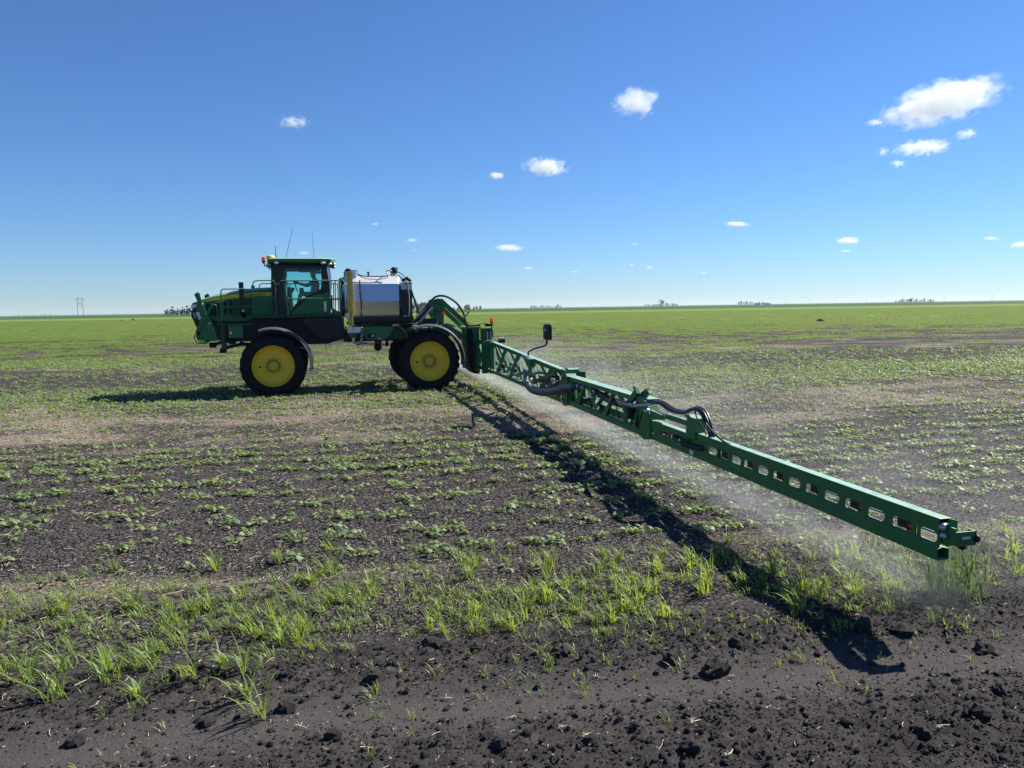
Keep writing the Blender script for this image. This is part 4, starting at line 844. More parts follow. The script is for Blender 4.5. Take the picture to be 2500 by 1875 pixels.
# outer section: two box tubes joined by a slotted web
s3 = MB()
htube(s3, 12.70, 14.1, .0, .10, .75, .845); htube(s3, 14.1, 18.40, .0, .10, .800, .890); htube(s3, 12.72, 18.39, .0, .10, .568, .655, gable=.014)
S3 = bpart(s3, 'boom_section', GREEN)
bv = S3.modifiers.new('bevel', 'BEVEL'); bv.width = .003; bv.segments = 2; bv.limit_method = 'ANGLE'
slots = [(12.92, 13.08), (13.19, 13.39), (13.48, 13.66), (13.78, 13.98), (14.62, 14.84), (14.91, 15.12), (15.21, 15.42), (15.48, 15.70), (15.79, 15.99), (16.09, 16.29), (16.38, 16.58), (16.67, 16.88), (16.97, 17.19), (17.27, 17.49), (17.58, 17.79), (17.88, 18.10), (18.19, 18.37)]
web = MB(); o0, o1 = .012, .020; z0, z1 = .672, .798
def slot_cell(sa, sb, a, b, zt):
    zl, zh = .696, .778; r_ = .036
    if zt < .78: zl, zh = .690, .742; r_ = .016
    inner = []
    for cx_, cz_, t0 in ((b - r_, zl + r_, -90), (b - r_, zh - r_, 0), (a + r_, zh - r_, 90), (a + r_, zl + r_, 180)):
        for k in range(4): t = R(t0 + 30 * k); inner.append((cx_ + r_ * math.cos(t), cz_ + r_ * math.sin(t)))
    outer = []
    for k in range(16):
        q = k // 4; c_ = ((sb, z0), (sb, zt), (sa, zt), (sa, z0))[q]
        outer.append(c_)
    outer = []
    n = 16
    for (x, z) in inner:
        dx, dz = x - (a + b) / 2, z - (zl + zh) / 2
        tx = ((sb - sa) / 2) / abs(dx) if abs(dx) > 1e-6 else 1e9; tz = min(((zt - (zl + zh) / 2) if dz > 0 else ((zl + zh) / 2 - z0)) / abs(dz) if abs(dz) > 1e-6 else 1e9, 1e9)
        k = min(tx, tz); outer.append(((a + b) / 2 + dx * k, (zl + zh) / 2 + dz * k))
    cs = [(sb, z0), (sb, zt), (sa, zt), (sa, z0)]
    for i, k in enumerate((1, 5, 9, 13)):
        outer[k] = cs[i] if False else outer[k]
    for i, (x, z) in enumerate(cs):          # snap the nearest outer point to each corner
        j = min(range(n), key=lambda q: (outer[q][0] - x) ** 2 + (outer[q][1] - z) ** 2); outer[j] = (x, z)
    vs = [B(x, o, z) for o in (o0, o1) for x, z in outer] + [B(x, o, z) for o in (o0, o1) for x, z in inner]
    fs = []
    for i in range(n):
        j = (i + 1) % n
        fs += [(i, j, 2 * n + j, 2 * n + i), (n + i, 3 * n + i, 3 * n + j, n + j), (2 * n + i, 2 * n + j, 3 * n + j, 3 * n + i)]
    web.add(vs, fs)
ends = [12.80] + [(slots[i][1] + slots[i + 1][0]) / 2 for i in range(len(slots) - 1)] + [18.385]
for i, (a, b) in enumerate(slots):
    sa, sb = ends[i], ends[i + 1]
    if a == 13.78: sb = 14.05
    if a == 14.62: sa = 14.50; bplate(web, [(14.05, z0), (14.50, z0), (14.50, z1), (14.05, z1)], o0, o1)
    slot_cell(sa, sb, a, b, z1 if a > 14 else .749)
bpart(web, 'slotted_web', GREEN, S3)
bpart(bplate(MB(), [(12.9, .657), (18.38, .657), (18.38, .672), (12.9, .672)], .0, .022), 'web_flange', GREEN, S3)
# end-lift cylinder and bracket on the outer section
br = bpart(bplate(MB(), [(14.03, .80), (14.30, .80), (14.32, 1.05), (14.06, 1.065)], -.02, .12), 'cylinder_bracket', GREEN)
bpart(bplate(MB(), [(14.0, 1.06), (14.32, 1.05), (14.34, 1.075), (14.02, 1.085)], -.03, .13), 'bracket_cap', GREEN, br)
cyl(br, B(13.33, .04, .965), B(14.06, .04, .965), .045, GREEN, 'lift_cylinder', 14); cyl(br, B(12.80, .03, .97), B(13.33, .04, .965), .018, STEEL, 'cylinder_rod')
bpart(bplate(MB(), [(12.78, .99), (13.2, .97), (13.2, .90), (12.8, .88)], .0, .03), 'link_plate', GREEN, br)
bpart(bplate(MB(), [(12.9, .90), (13.05, .96), (13.2, .96), (13.12, .88)], .06, .09), 'link_plate', GREEN, br)
for k, (dz, do, r_) in enumerate(((0, .02, .028), (.012, .05, .024), (-.008, -.01, .012))):
    hp_ = [B(12.82, do, 1.10 + dz), B(12.95, do, 1.12 + dz), B(13.2, do, 1.12 + dz), B(13.5, do, 1.075 + dz), B(13.88, do, 1.09 + dz), B(14.08, do, 1.15 + dz), B(14.24, do, 1.185 + dz), B(14.42, do, 1.17 + dz), B(14.55, do, 1.08 + dz), B(14.62, do, .96 + dz), B(14.64, do + .02, .87)]
    if k == 2: hp_ = hp_[:-2] + [B(14.75, do, .98), B(15.0, do + .02, .90), B(15.16, do + .03, .885)]
    bpart(MB().tube(bez(hp_, 6), r_, 8), 'hose', HOSE, br, 50)
bpart(MB().tube(bez([B(14.2, .02, 1.18), B(14.32, .0, 1.08), B(14.44, .0, 1.02), B(14.54, .02, .90)], 6), .010, 6), 'hose', HOSE, br, 50)
bpart(MB().tube([B(14.62, .03, .99), B(14.63, .035, .89)], .032, 8), 'hose_fitting', BLACK, br, 40)
bpart(MB().tube([B(14.62, .03, .965), B(14.622, .03, .985)], .034, 8), 'hose_band', GREYP, br, 40)
bpart(MB().tube(bez([B(13.7, -.03, .74), B(13.95, -.06, .72), B(14.2, -.05, .71), B(14.5, .0, .72)], 6), .035, 8), 'hose_cover', BLACK, br, 50)
bpart(MB().lathe([(0, -.03), (.04, -.03), (.04, .0), (0, .0)], B(13.98, -.06, .725), 'x', 10), 'hose_end', STEELD, br, 40)
bpart(bplate(MB(), [(14.12, .59), (14.22, .59), (14.22, .645), (14.12, .645)], -.004, .0), 'label_plate', WHITE, S3)
# tip bracket
tb = bpart(bplate(MB(), [(18.36, .86), (18.45, .86), (18.45, .69), (18.36, .70)], .03, .045), 'tip_bracket', GREEN)
def bbox(mb, s0, s1, o0, o1, w0, w1):
    return mb.add([B(s, o, w) for s in (s0, s1) for o in (o0, o1) for w in (w0, w1)], [(0, 1, 3, 2), (4, 6, 7, 5), (0, 4, 5, 1), (2, 3, 7, 6), (0, 2, 6, 4), (1, 5, 7, 3)])
tp = MB().add([B(s_, o_, w_) for s_ in (18.45, 18.462) for o_, w_ in ((.03, .905), (.10, .885), (.10, .70), (.03, .70))], [(0, 1, 2, 3), (7, 6, 5, 4), (0, 4, 5, 1), (1, 5, 6, 2), (2, 6, 7, 3), (3, 7, 4, 0)])
bpart(tp, 'end_plate', GREEN, tb)
t2 = bbox(MB(), 18.462, 18.52, .03, .042, .72, .845); bbox(t2, 18.52, 18.532, .03, .20, .725, .82); bbox(t2, 18.462, 18.532, .19, .202, .725, .82); bbox(t2, 18.462, 18.532, .03, .20, .716, .724)
bpart(t2, 'end_box', GREEN, tb)
bpart(MB().ball(B(18.42, .02, .83), (.035, .03, .03), 10, 7), 'pivot_bolt', STEELD, tb, 50); bpart(MB().ball(B(18.43, .02, .77), (.03, .03, .028), 10, 7), 'pivot_bolt', STEELD, tb, 50)
bpart(MB().ball(B(18.54, .20, .765), (.022, .025, .028), 10, 7), 'bumper', BLACK, tb, 50); bpart(MB().ball(B(18.50, .11, .705), (.03, .03, .03), 10, 7), 'bumper', BLACK, tb, 50)
bpart(bbox(MB(), 18.532, 18.535, .08, .15, .765, .785), 'label_plate', GREYP, tb)
# spray line with nozzle bodies
line = bpart(MB().tube([B(.2, .16, .69), B(8.3, .14, .69)], .016, 6), 'spray_line', STEELD); bpart(MB().tube([B(8.6, .13, .70), B(12.5, .13, .70)], .016, 6), 'spray_pipe', STEELD, line); bpart(MB().tube([B(12.9, .09, .735), B(18.35, .09, .735)], .013, 6), 'spray_pipe', STEELD, line)
for k in range(30):
    s = 18.0 - .6 * k
    if s < .4: break
    o, w = (.16, .69) if s < 8.4 else ((.13, .70) if s < 12.6 else (.075, .755))
    p = B(s, o, w)
    nb = bpart(MB().lathe([(0, .05), (.024, .05), (.026, .0), (.03, -.01), (.03, -.06), (.018, -.065), (0, -.065)], p, 'z', 8), 'nozzle_body', BLACK, line, 40)
    bpart(MB().lathe([(0, -.09), (.016, -.09), (.022, -.065), (0, -.065)], p, 'z', 8), 'nozzle_cap', RED, nb, 40)
    bpart(MB().tube([p, B(s + .05, o - .03, w - .02)], .018, 7), 'nozzle_turret', RED, nb, 40)
    if s > 12.6: bpart(bplate(MB(), [(s - .10, .70), (s + .02, .70), (s + .02, .785), (s - .10, .785)], .045, .085), 'nozzle_valve', BLACK, nb)
# clutter of hoses on the inner truss
for k in range(7):
    a = .3 + k * 1.05
    bpart(MB().tube(bez([B(a, .12, .72), B(a + .3, .10, .80 + .05 * (k % 3)), B(a + .7, .14, .74), B(a + 1.15, .12, .76)], 5), .022, 6), 'hose', HOSE, line, 50)
bpart(MB().tube(bez([B(0, .2, .95), B(2, .22, .90), B(4, .2, .86), B(6, .18, .84), B(8, .15, .85)], 6), .03, 6), 'hose', HOSE, line, 50)
for s in (1.2, 2.9, 4.6, 6.3): bpart(MB().ball(B(s, .12, .80), (.06, .05, .06), 8, 6), 'section_valve', BLACK, line, 50)
# mirror on its arm
mr_ = bpart(MB().tube(bez([B(4.9, .03, 1.30), B(4.9, .02, 1.38), B(5.05, .02, 1.44), B(5.6, .02, 1.53), B(6.45, .02, 1.63), B(6.7, .02, 1.69), B(6.74, .02, 1.78), B(6.74, .02, 1.95)], 6), .022, 8), 'mirror_arm', BLACK, None, 50)
mh = MB()
def mring(o, k): return [B(6.70 + x * k, o, 1.95 + z * k) for x, z in ((-.24, -.17), (-.26, .12), (-.22, .175), (.0, .18), (.22, .175), (.26, .12), (.24, -.17), (.0, -.18))]
mh.loft([mring(.0, .80), mring(.015, .96), mring(.07, 1.0), mring(.085, .97)])
mo = bpart(mh, 'mirror_shell', BLACK, mr_, 40); bpart(MB().loft([mring(.086, .9), mring(.09, .9)]), 'mirror_glass', STEEL, mr_)
bpart(MB().ball(B(6.74, -.01, 2.0), (.03, .05, .03), 8, 6), 'mirror_ball', STEELD, mr_, 50)
# the boom on the far side mirrors this one
def mirror_tree(o, parent):
    c = o.copy(); COL.objects.link(c); c.parent = parent
    for chd in [x for x in ORIG if x.parent == o]: mirror_tree(chd, c)
    return c
ORIG = list(COL.objects)
MIR = Matrix.Translation((0, 2 * VC, 0)) @ Matrix.Diagonal((1, -1, 1, 1))
for o in list(boom_parts):
    if o.name.startswith('mirror'): continue
    c = mirror_tree(o, rig); c.matrix_local = MIR @ o.matrix_local
    for chd in c.children: pass

# ------------------------------------------------------------------ the driver
def person():
    J = {}; edges = []
    def j(n, p, r, to=None):
        J[n] = (p, r); 
        if to: edges.append((to, n))
    y = VC
    j('pelvis', (1.27, y, 3.03), .155); j('belly', (1.285, y, 3.17), .15, 'pelvis'); j('chest', (1.29, y, 3.34), .155, 'belly'); j('collar', (1.275, y, 3.46), .11, 'chest')
    j('neck', (1.26, y, 3.53), .058, 'collar'); j('head0', (1.245, y, 3.61), .078, 'neck'); j('head1', (1.24, y, 3.70), .095, 'head0'); j('head2', (1.245, y, 3.775), .075, 'head1')
    j('nose', (1.135, y, 3.665), .016, 'head1'); j('chin', (1.17, y, 3.595), .035, 'head0')
    for s, n in ((-1, 'l'), (1, 'r')):
        j('sh' + n, (1.28, y + s * .20, 3.43), .075, 'collar'); j('el' + n, (1.03, y + s * .26, 3.30), .052, 'sh' + n)
        j('wr' + n, (.78, y + s * .17, 3.38), .034, 'el' + n); j('pa' + n, (.70, y + s * .15, 3.415), .036, 'wr' + n)
        for k, (dx, dz) in enumerate(((-.055, .02), (-.06, .0), (-.058, -.02), (-.048, -.038))):
            j('f%d%s' % (k, n), (.70 + dx, y + s * (.15 - .012 * k), 3.415 + dz), .010, 'pa' + n); j('g%d%s' % (k, n), (.70 + dx + .005, y + s * (.12 - .012 * k), 3.405 + dz), .009, 'f%d%s' % (k, n))
        j('th' + n, (.715, y + s * .115, 3.44), .011, 'pa' + n)
        j('hip' + n, (1.22, y + s * .11, 3.02), .105, 'pelvis'); j('kn' + n, (.82, y + s * .16, 3.04), .075, 'hip' + n); j('an' + n, (.72, y + s * .15, 2.60), .048, 'kn' + n); j('toe' + n, (.56, y + s * .16, 2.53), .04, 'an' + n)
        j('ear' + n, (1.255, y + s * .092, 3.675), .018, 'head1')
    names = list(J); me = bpy.data.meshes.new('person'); me.from_pydata([J[n][0] for n in names], [(names.index(a), names.index(b)) for a, b in edges], [])
    tmp = bpy.data.objects.new('tmp_person', me); COL.objects.link(tmp)
    sk = tmp.modifiers.new('skin', 'SKIN'); sk.use_smooth_shade = True
    for i, n in enumerate(names):
        d = me.skin_vertices[0].data[i]; d.radius = (J[n][1], J[n][1]); d.use_root = n == 'pelvis'
    tmp.modifiers.new('sub', 'SUBSURF').levels = 2; tmp.modifiers['sub'].render_levels = 2
    bpy.context.view_layer.update()
    m2 = bpy.data.meshes.new_from_object(tmp.evaluated_get(bpy.context.evaluated_depsgraph_get())); bpy.data.objects.remove(tmp)
    m2.materials.clear()
    for mm in (SHIRT, SKIN, PANTS): m2.materials.append(mm)
    for p in m2.polygons:
        c = p.center
        p.material_index = 1 if (c.z > 3.50 or (c.x < 1.06 and c.z > 3.2)) else (2 if (c.z < 3.12 and c.x < 1.4 and c.z < 3.10) else 0)
        p.use_smooth = True
    o = bpy.data.objects.new('person', m2); COL.objects.link(o); o.location = rig.location; o.rotation_euler = rig.rotation_euler
    MB().lathe([(.098, .0), (.104, .02), (.10, .07), (.07, .105), (0, .115)], (1.25, y, 3.735), 'z', 18).build('cap', HAIR, o, 50)
    MB().loft([[(1.16 - k * .03, y - .07 + k * .01, 3.745), (1.16 - k * .03, y + .07 - k * .01, 3.745), (1.16 - k * .03, y + .07 - k * .01, 3.755), (1.16 - k * .03, y - .07 + k * .01, 3.755)] for k in (0, 1)]).build('cap_brim', HAIR, o)
    for s in (-1, 1): MB().ball((1.152, y + s * .036, 3.69), (.008, .012, .009), 8, 6).build('eye', WHITE, o)
    MB().box(1.142, 1.16, y - .025, y + .025, 3.618, 3.626).build('mouth', RED, o)
    tag(o, 'person in dark cap and grey shirt steering inside the sprayer cab', 'person')
person()
# ------------------------------------------------------------------ plants
def leaf(mb, base, yaw, length, width, pitch, droop, pet, curl=.25, twist=0.0):
    """one stalked broad leaf: stalk of length pet, then an oval blade"""
    d = Vector((math.cos(yaw), math.sin(yaw), 0)); sd = Vector((-math.sin(yaw), math.cos(yaw), 0)); up = Vector((0, 0, 1))
    p = Vector(base); a = pitch; pts = [p.copy()]
    p = p + (d * math.cos(a) + up * math.sin(a)) * pet; stalk_end = p.copy()
    w = .0035
    mb.add([pts[0] - sd * w, pts[0] + sd * w, stalk_end + sd * w, stalk_end - sd * w], [(0, 1, 2, 3)])
    prof = [(0, .12), (.18, .62), (.42, 1.0), (.68, .92), (.88, .55), (1.0, .10)]
    vs = []; a2 = a - .35
    last = 0.0
    for t, ww in prof:
        p = p + (d * math.cos(a2) + up * math.sin(a2)) * (t - last) * length; last = t; a2 -= droop / 5
        n = (up * math.cos(a2) - d * math.sin(a2))
        for k in (-1, 0, 1): vs.append(p + (sd * math.cos(twist * k) + n * math.sin(twist)) * (k * ww * width / 2) + n * (curl * abs(k) * ww * width / 2))
    fs = []
    for i in range(len(prof) - 1):
        q = i * 3; fs += [(q, q + 1, q + 4, q + 3), (q + 1, q + 2, q + 5, q + 4)]
    mb.add(vs, fs)
def seedling(rng, size=1.0):
    mb = MB(); n = rng.randint(4, 6); y0 = rng.uniform(0, 6.28)
    for k in range(n):
        yaw = y0 + k * 2.4 + rng.uniform(-.4, .4); old = 1 - k / (n + 2)
        L = size * rng.uniform(.045, .075) * (.55 + .6 * old)
        leaf(mb, (0, 0, .004), yaw, L, L * rng.uniform(.58, .85), rng.uniform(.55, 1.15) if k < n - 1 else 1.35, rng.uniform(.6, 2.2), size * rng.uniform(.03, .06) * (.6 + .5 * old), rng.uniform(-.35, .45), rng.uniform(-.6, .6))
    for k in range(2):
        yaw = y0 + 1.2 + 3.14 * k; leaf(mb, (0, 0, .003), yaw, size * .022, size * .03, .35, .5, size * .025)
    return mb
def blade(mb, base, yaw, L, w, lean, bend, seg=5, fold=0.0):
    d = Vector((math.cos(yaw), math.sin(yaw), 0)); sd = Vector((-math.sin(yaw), math.cos(yaw), 0)); up = Vector((0, 0, 1))
    p = Vector(base); a = math.pi / 2 - lean; vs = []
    for i in range(seg + 1):
        t = i / seg; ww = w * (1 - t ** 2.2) * (.6 + .8 * t if t < .4 else .92) + .0006
        vs += [p - sd * ww / 2 + up * fold * ww, p + sd * ww / 2]
        p = p + (d * math.cos(a) + up * math.sin(a)) * L / seg; a -= bend / seg * (0.4 + 1.3 * t)
    mb.add(vs, [(2 * i, 2 * i + 1, 2 * i + 3, 2 * i + 2) for i in range(seg)])
WIND = R(180)
def grass(rng, n, L0, L1, spread=.035, w=.009, upright=1.0):
    mb = MB()
    for k in range(n):
        yaw = WIND + rng.gauss(0, 1.0) if rng.random() < .75 else rng.uniform(0, 6.28)
        r = spread * math.sqrt(rng.random()); t = rng.uniform(0, 6.28)
        blade(mb, (r * math.cos(t), r * math.sin(t), -.005), yaw, rng.uniform(L0, L1), w * rng.uniform(.7, 1.3), rng.uniform(.08, .65) / upright, rng.uniform(.6, 2.6) / upright, 6, rng.uniform(-.5, .5))
    return mb
rnd = random.Random(5)
SEEDS = [seedling(rnd, rnd.uniform(.85, 1.25)).mesh('crop_seedling', SEEDLING) for _ in range(9)]
for me in SEEDS: me.polygons.foreach_set('use_smooth', [True] * len(me.polygons))
GRS = [grass(rnd, rnd.randint(13, 24), .14, .33, rnd.uniform(.02, .07), .0125).mesh('grass_clump', GRASSM) for _ in range(8)]
GRS2 = [grass(rnd, rnd.randint(4, 8), .04, .11, .03, .006).mesh('grass_tuft', GRASSM) for _ in range(5)]
def straw_bit(rng):
    L = rng.uniform(.03, .11); w = rng.uniform(.0018, .0035); mb = MB(); b = rng.uniform(-.25, .25) * L
    pts = [(-L / 2, 0, .002), (0, b, .004 + rng.uniform(0, .01)), (L / 2, rng.uniform(-.1, .1) * L, .003)]
    return mb.tube(pts, w, 4)
STR = [straw_bit(rnd).mesh('straw_bit', STRAW) for _ in range(8)]
def clod(rng, k):
    mb = MB().ball((0, 0, 0), 1.0, 9, 6); r = np.random.default_rng(k)
    vs = []
    for p in mb.v:
        v = Vector(p); f = 1 + .55 * (r.random() - .5); vs.append((v.x * f * 1.15, v.y * f, v.z * f * .72))
    mb.v = vs; return mb
CLD = [clod(rnd, k).mesh('soil_clod', SOILC) for k in range(7)]

def lib(name, meshes):
    c = bpy.data.collections.new(name)
    for i, me in enumerate(meshes):
        o = bpy.data.objects.new('%s_%02d' % (name, i), me); c.objects.link(o)
    return c
def scatter(name, coll, pts, rot, scl, nvar, mat, label, tilt=None):
    me = bpy.data.meshes.new(name); n = len(pts); me.vertices.add(n); me.vertices.foreach_set('co', np.asarray(pts, np.float32).ravel())
    r3 = np.zeros((n, 3), np.float32); r3[:, 2] = rot
    if tilt is not None: r3[:, :2] = tilt
    me.attributes.new('rot', 'FLOAT_VECTOR', 'POINT').data.foreach_set('vector', r3.ravel())
    s3 = np.asarray(scl, np.float32)
    if s3.ndim == 1: s3 = np.repeat(s3[:, None], 3, 1)
    me.attributes.new('scl', 'FLOAT_VECTOR', 'POINT').data.foreach_set('vector', s3.ravel())
    me.attributes.new('var', 'INT', 'POINT').data.foreach_set('value', RNG.integers(0, nvar, n).astype(np.int32))
    me.materials.append(mat)
    o = bpy.data.objects.new(name, me); COL.objects.link(o); tag(o, label, name.replace('_', ' '), kind='stuff')
    g = bpy.data.node_groups.new(name + '_scatter', 'GeometryNodeTree')
    g.interface.new_socket('Geometry', in_out='INPUT', socket_type='NodeSocketGeometry'); g.interface.new_socket('Geometry', in_out='OUTPUT', socket_type='NodeSocketGeometry')
    gi = g.nodes.new('NodeGroupInput'); go = g.nodes.new('NodeGroupOutput'); ci = g.nodes.new('GeometryNodeCollectionInfo')
    ci.inputs['Collection'].default_value = coll; ci.inputs['Separate Children'].default_value = True; ci.inputs['Reset Children'].default_value = True
    ip = g.nodes.new('GeometryNodeInstanceOnPoints'); ip.inputs['Pick Instance'].default_value = True
    def na(k, t):
        q = g.nodes.new('GeometryNodeInputNamedAttribute'); q.data_type = t; q.inputs['Name'].default_value = k; return q.outputs[0]
    L = g.links.new
    L(gi.outputs[0], ip.inputs['Points']); L(ci.outputs[0], ip.inputs['Instance']); L(na('var', 'INT'), ip.inputs['Instance Index'])
    L(na('rot', 'FLOAT_VECTOR'), ip.inputs['Rotation']); L(na('scl', 'FLOAT_VECTOR'), ip.inputs['Scale']); L(ip.outputs[0], go.inputs[0])
    md = o.modifiers.new('scatter', 'NODES'); md.node_group = g
    return o
def wedge(n_per_m2, y0, y1, margin=3.2, half=.72):     # random points on the ground in the cone of view and a margin around it
    area = half * (y1 ** 2 - y0 ** 2) + 2 * margin * (y1 - y0); n = int(area * n_per_m2)
    r = RNG.random(n * 2); y = np.sqrt(y0 ** 2 + r * (y1 ** 2 - y0 ** 2)); x = (RNG.random(n * 2) * 2 - 1) * (half * y + margin)
    k = RNG.permutation(n * 2)[:n]; return x[k], y[k]
def off_tyres(x, y):
    u, v = to_uv(x, y); bad = np.zeros(len(x), bool)
    for au in (AX_F, AX_R):
        for v0, v1 in ((-.02, .52), (far(.52), far(-.02))): bad |= (abs(u - au) < .45) & (v > v0) & (v < v1)
    return ~bad
# crop seedlings: the nearest ones stand alone, the others are one mass
x, y = wedge(120, 5.6, 42)
uu, vv = to_uv(x, y)
row = np.cos(2 * math.pi * (vv + .05 * uu) / .75 + 1.2 * fbm(uu * .3, vv * .2, 8, 2)) * .5 + .5           # drilled rows
dens = cover(x, y); rowk = np.where(vv < -8, .10 + 2.3 * row ** 3, .45 + .9 * row ** 2)
clump = np.where(vv < -8, (.35 + 1.2 * sstep(.35, .65, fbm(x * 2.6, y * 2.6, 61, 3))), 1.0)
keep = (RNG.random(len(x)) < dens * rowk * clump * np.interp(y, [5, 12, 22, 42], [.50, .62, .95, .72])) & off_tyres(x, y)
x, y, uu, vv = x[keep], y[keep], uu[keep], vv[keep]
sc = RNG.uniform(.7, 1.35, len(x)) * np.where(vv < -8, .84, np.interp(y, [15, 42], [.74, 1.1]))
order = np.argsort(np.hypot(x, y)); ind = [i for i in order if abs(x[i]) < .70 * y[i]][:300]
rest = np.ones(len(x), bool); rest[ind] = False
zz = height(x, y)
def place_words(what, px, py, bands, lims):       # words for where a small plant stands
    t = px / py; k = sum(t > q for q in (-.5, -.3, -.12, .06, .22, .36, .5))
    lat = ('at the far left edge', 'at the left', 'left of centre', 'at the centre', 'just left of the boom shadow', 'by the boom shadow', 'below the boom', 'at the right end')[k]
    dep = bands[sum(py > q for q in lims)]
    return '%s, %s, %s' % (what, dep, lat), '%s %s %s' % (what.split(' on ')[0].split(' in ')[0], dep, lat)
for i in ind:
    o = bpy.data.objects.new('crop_seedling', SEEDS[int(RNG.integers(0, 9))]); COL.objects.link(o)
    o.location = (x[i], y[i], zz[i]); o.rotation_euler = (0, 0, RNG.uniform(0, 6.28)); s = float(sc[i]); o.scale = (s, s, s)
    lab, g = place_words('young crop seedling', x[i], y[i], ('nearest the grass strip', 'behind the front ones', 'farther back in the rows'), (8.2, 9.6)); tag(o, lab, 'seedling', g)
x, y, zz, sc = x[rest], y[rest], zz[rest], sc[rest]
scatter('crop_seedlings', lib('seedling_lib', SEEDS), np.stack([x, y, zz], 1), RNG.uniform(0, 6.28, len(x)), sc, 9, SEEDLING, 'young green crop seedlings in rows over the middle of the field')
# farther crop in ready-made patches
def patch(rng, size, n, lsz):
    mb = MB()
    for k in range(n):
        cx_, cy_ = rng.uniform(-size / 2, size / 2), rng.uniform(-size / 2, size / 2)
        for q in range(4):
            yaw = rng.uniform(0, 6.28); L = lsz * rng.uniform(.6, 1.2); d = Vector((math.cos(yaw), math.sin(yaw), 0)); sd = Vector((-d.y, d.x, 0)); b = Vector((cx_, cy_, rng.uniform(.02, .05))); z = rng.uniform(-.2, .7)
            tip = b + d * L + Vector((0, 0, z * L)); md_ = (b + tip) / 2 + Vector((0, 0, .25 * L))
            mb.add([b, md_ + sd * L * .38, tip, md_ - sd * L * .38], [(0, 1, 2), (0, 2, 3)])
    return mb
PA = [patch(rnd, 1.1, 42, .085).mesh('crop_patch', CROPFAR) for _ in range(4)]
PB = [patch(rnd, 1.1, 18, .085).mesh('crop_patch', CROPFAR) for _ in range(4)]
PC = [patch(rnd, 3.2, 130, .15).mesh('crop_patch', CROPFAR) for _ in range(4)]
x, y = wedge(1.25, 40, 110, 3); c = cover(x, y); k = RNG.random(len(x)) < np.clip(c * 1.15, 0, 1); hi = k & (c > .55); lo = k & ~hi
for nm, q, lb, md_ in (('crop_rows', hi, PA, 'dense'), ('sparse_crop_rows', lo, PB, 'thin')):
    n = q.sum(); scatter(nm, lib(nm + '_lib', lb), np.stack([x[q], y[q], np.zeros(n)], 1), RNG.uniform(0, 6.28, n), RNG.uniform(.85, 1.2, n), 4, CROPFAR, md_ + ' green crop covering the field behind the sprayer')
x, y = wedge(.105, 105, 330, 6); c = cover(x, y); k = RNG.random(len(x)) < c; n = k.sum()
scatter('far_crop', lib('far_crop_lib', PC), np.stack([x[k], y[k], np.zeros(n)], 1), RNG.uniform(0, 6.28, n), RNG.uniform(.85, 1.2, n), 4, CROPFAR, 'even green crop far out in the field')
# straw and chaff
x, y = wedge(260, 2.8, 26); k = (RNG.random(len(x)) < strawc(x, y) * np.interp(y, [3, 8, 14, 26], [.55, .8, .75, .35])); x, y = x[k], y[k]; n = len(x)
scatter('straw', lib('straw_lib', STR), np.stack([x, y, height(x, y) + .003], 1), RNG.uniform(0, 6.28, n), np.stack([RNG.uniform(.5, 1.5, n) * np.interp(y, [4, 26], [.8, 1.6]), np.full(n, 1.) * np.interp(y, [4, 26], [.8, 1.8]), np.full(n, 1.)], 1), 8, STRAW, 'pale straw and chaff littering the soil', RNG.uniform(-.25, .25, (n, 2)))
x, y = wedge(120, 2.6, 8.5, 2.6); k = RNG.random(len(x)) < .75; x, y = x[k], y[k]; n = len(x)
scatter('chaff_chips', bpy.data.collections['straw_lib'], np.stack([x, y, height(x, y) + .005], 1), RNG.uniform(0, 6.28, n), np.stack([RNG.uniform(.12, .4, n), RNG.uniform(.4, .9, n), RNG.uniform(.4, .8, n)], 1), 8, STRAW, 'tiny pale chaff chips flecking the dark soil in front', RNG.uniform(-.4, .4, (n, 2)))
# clods
x, y = wedge(2300, 2.6, 7.6, 2.6); k = RNG.random(len(x)) < np.clip(tilth(x, y) * (1 - .88 * np.exp(-((zone(x, y)[2] + 19.25) / .36) ** 2)), .02, 1); x, y = x[k], y[k]; n = len(x)
s = .0034 * (1 - RNG.random(n)) ** (-.40); s = np.clip(s, .0036, .020)
scatter('soil_clods', lib('clod_lib', CLD), np.stack([x, y, height(x, y) + s * .2], 1), RNG.uniform(0, 6.28, n), s, 7, SOILC, 'small dark clods of loose tilled soil along the field edge', RNG.uniform(-.5, .5, (n, 2)))
x, y = wedge(60, 6.5, 22); k = RNG.random(len(x)) < .5; x, y = x[k], y[k]; n = len(x); s = .006 * (1 - RNG.random(n)) ** (-.35); s = np.clip(s, .005, .022)
scatter('soil_crumbs', bpy.data.collections['clod_lib'], np.stack([x, y, height(x, y)], 1), RNG.uniform(0, 6.28, n), s, 7, SOILC, 'crumbs of dark soil between the crop seedlings')
def gpx(px, py):             # ground point, metres, from the survey of the photograph
    return px, py
BIGC = [(-1.45, 4.63, .055), (-1.06, 4.25, .05), (-.95, 4.95, .06), (-.62, 5.45, .075), (.32, 5.28, .06), (1.35, 5.02, .085), (1.62, 5.40, .06), (2.62, 5.62, .085), (2.90, 5.55, .07), (-2.32, 5.02, .05), (-.28, 5.40, .05), (1.08, 5.15, .05), (3.35, 5.30, .06), (.42, 4.12, .045), (.95, 4.02, .05), (2.3, 4.15, .055), (2.75, 4.35, .06), (-1.9, 4.5, .045), (-2.6, 4.3, .05), (3.05, 4.65, .05), (-.1, 4.1, .05), (1.95, 4.3, .045)]
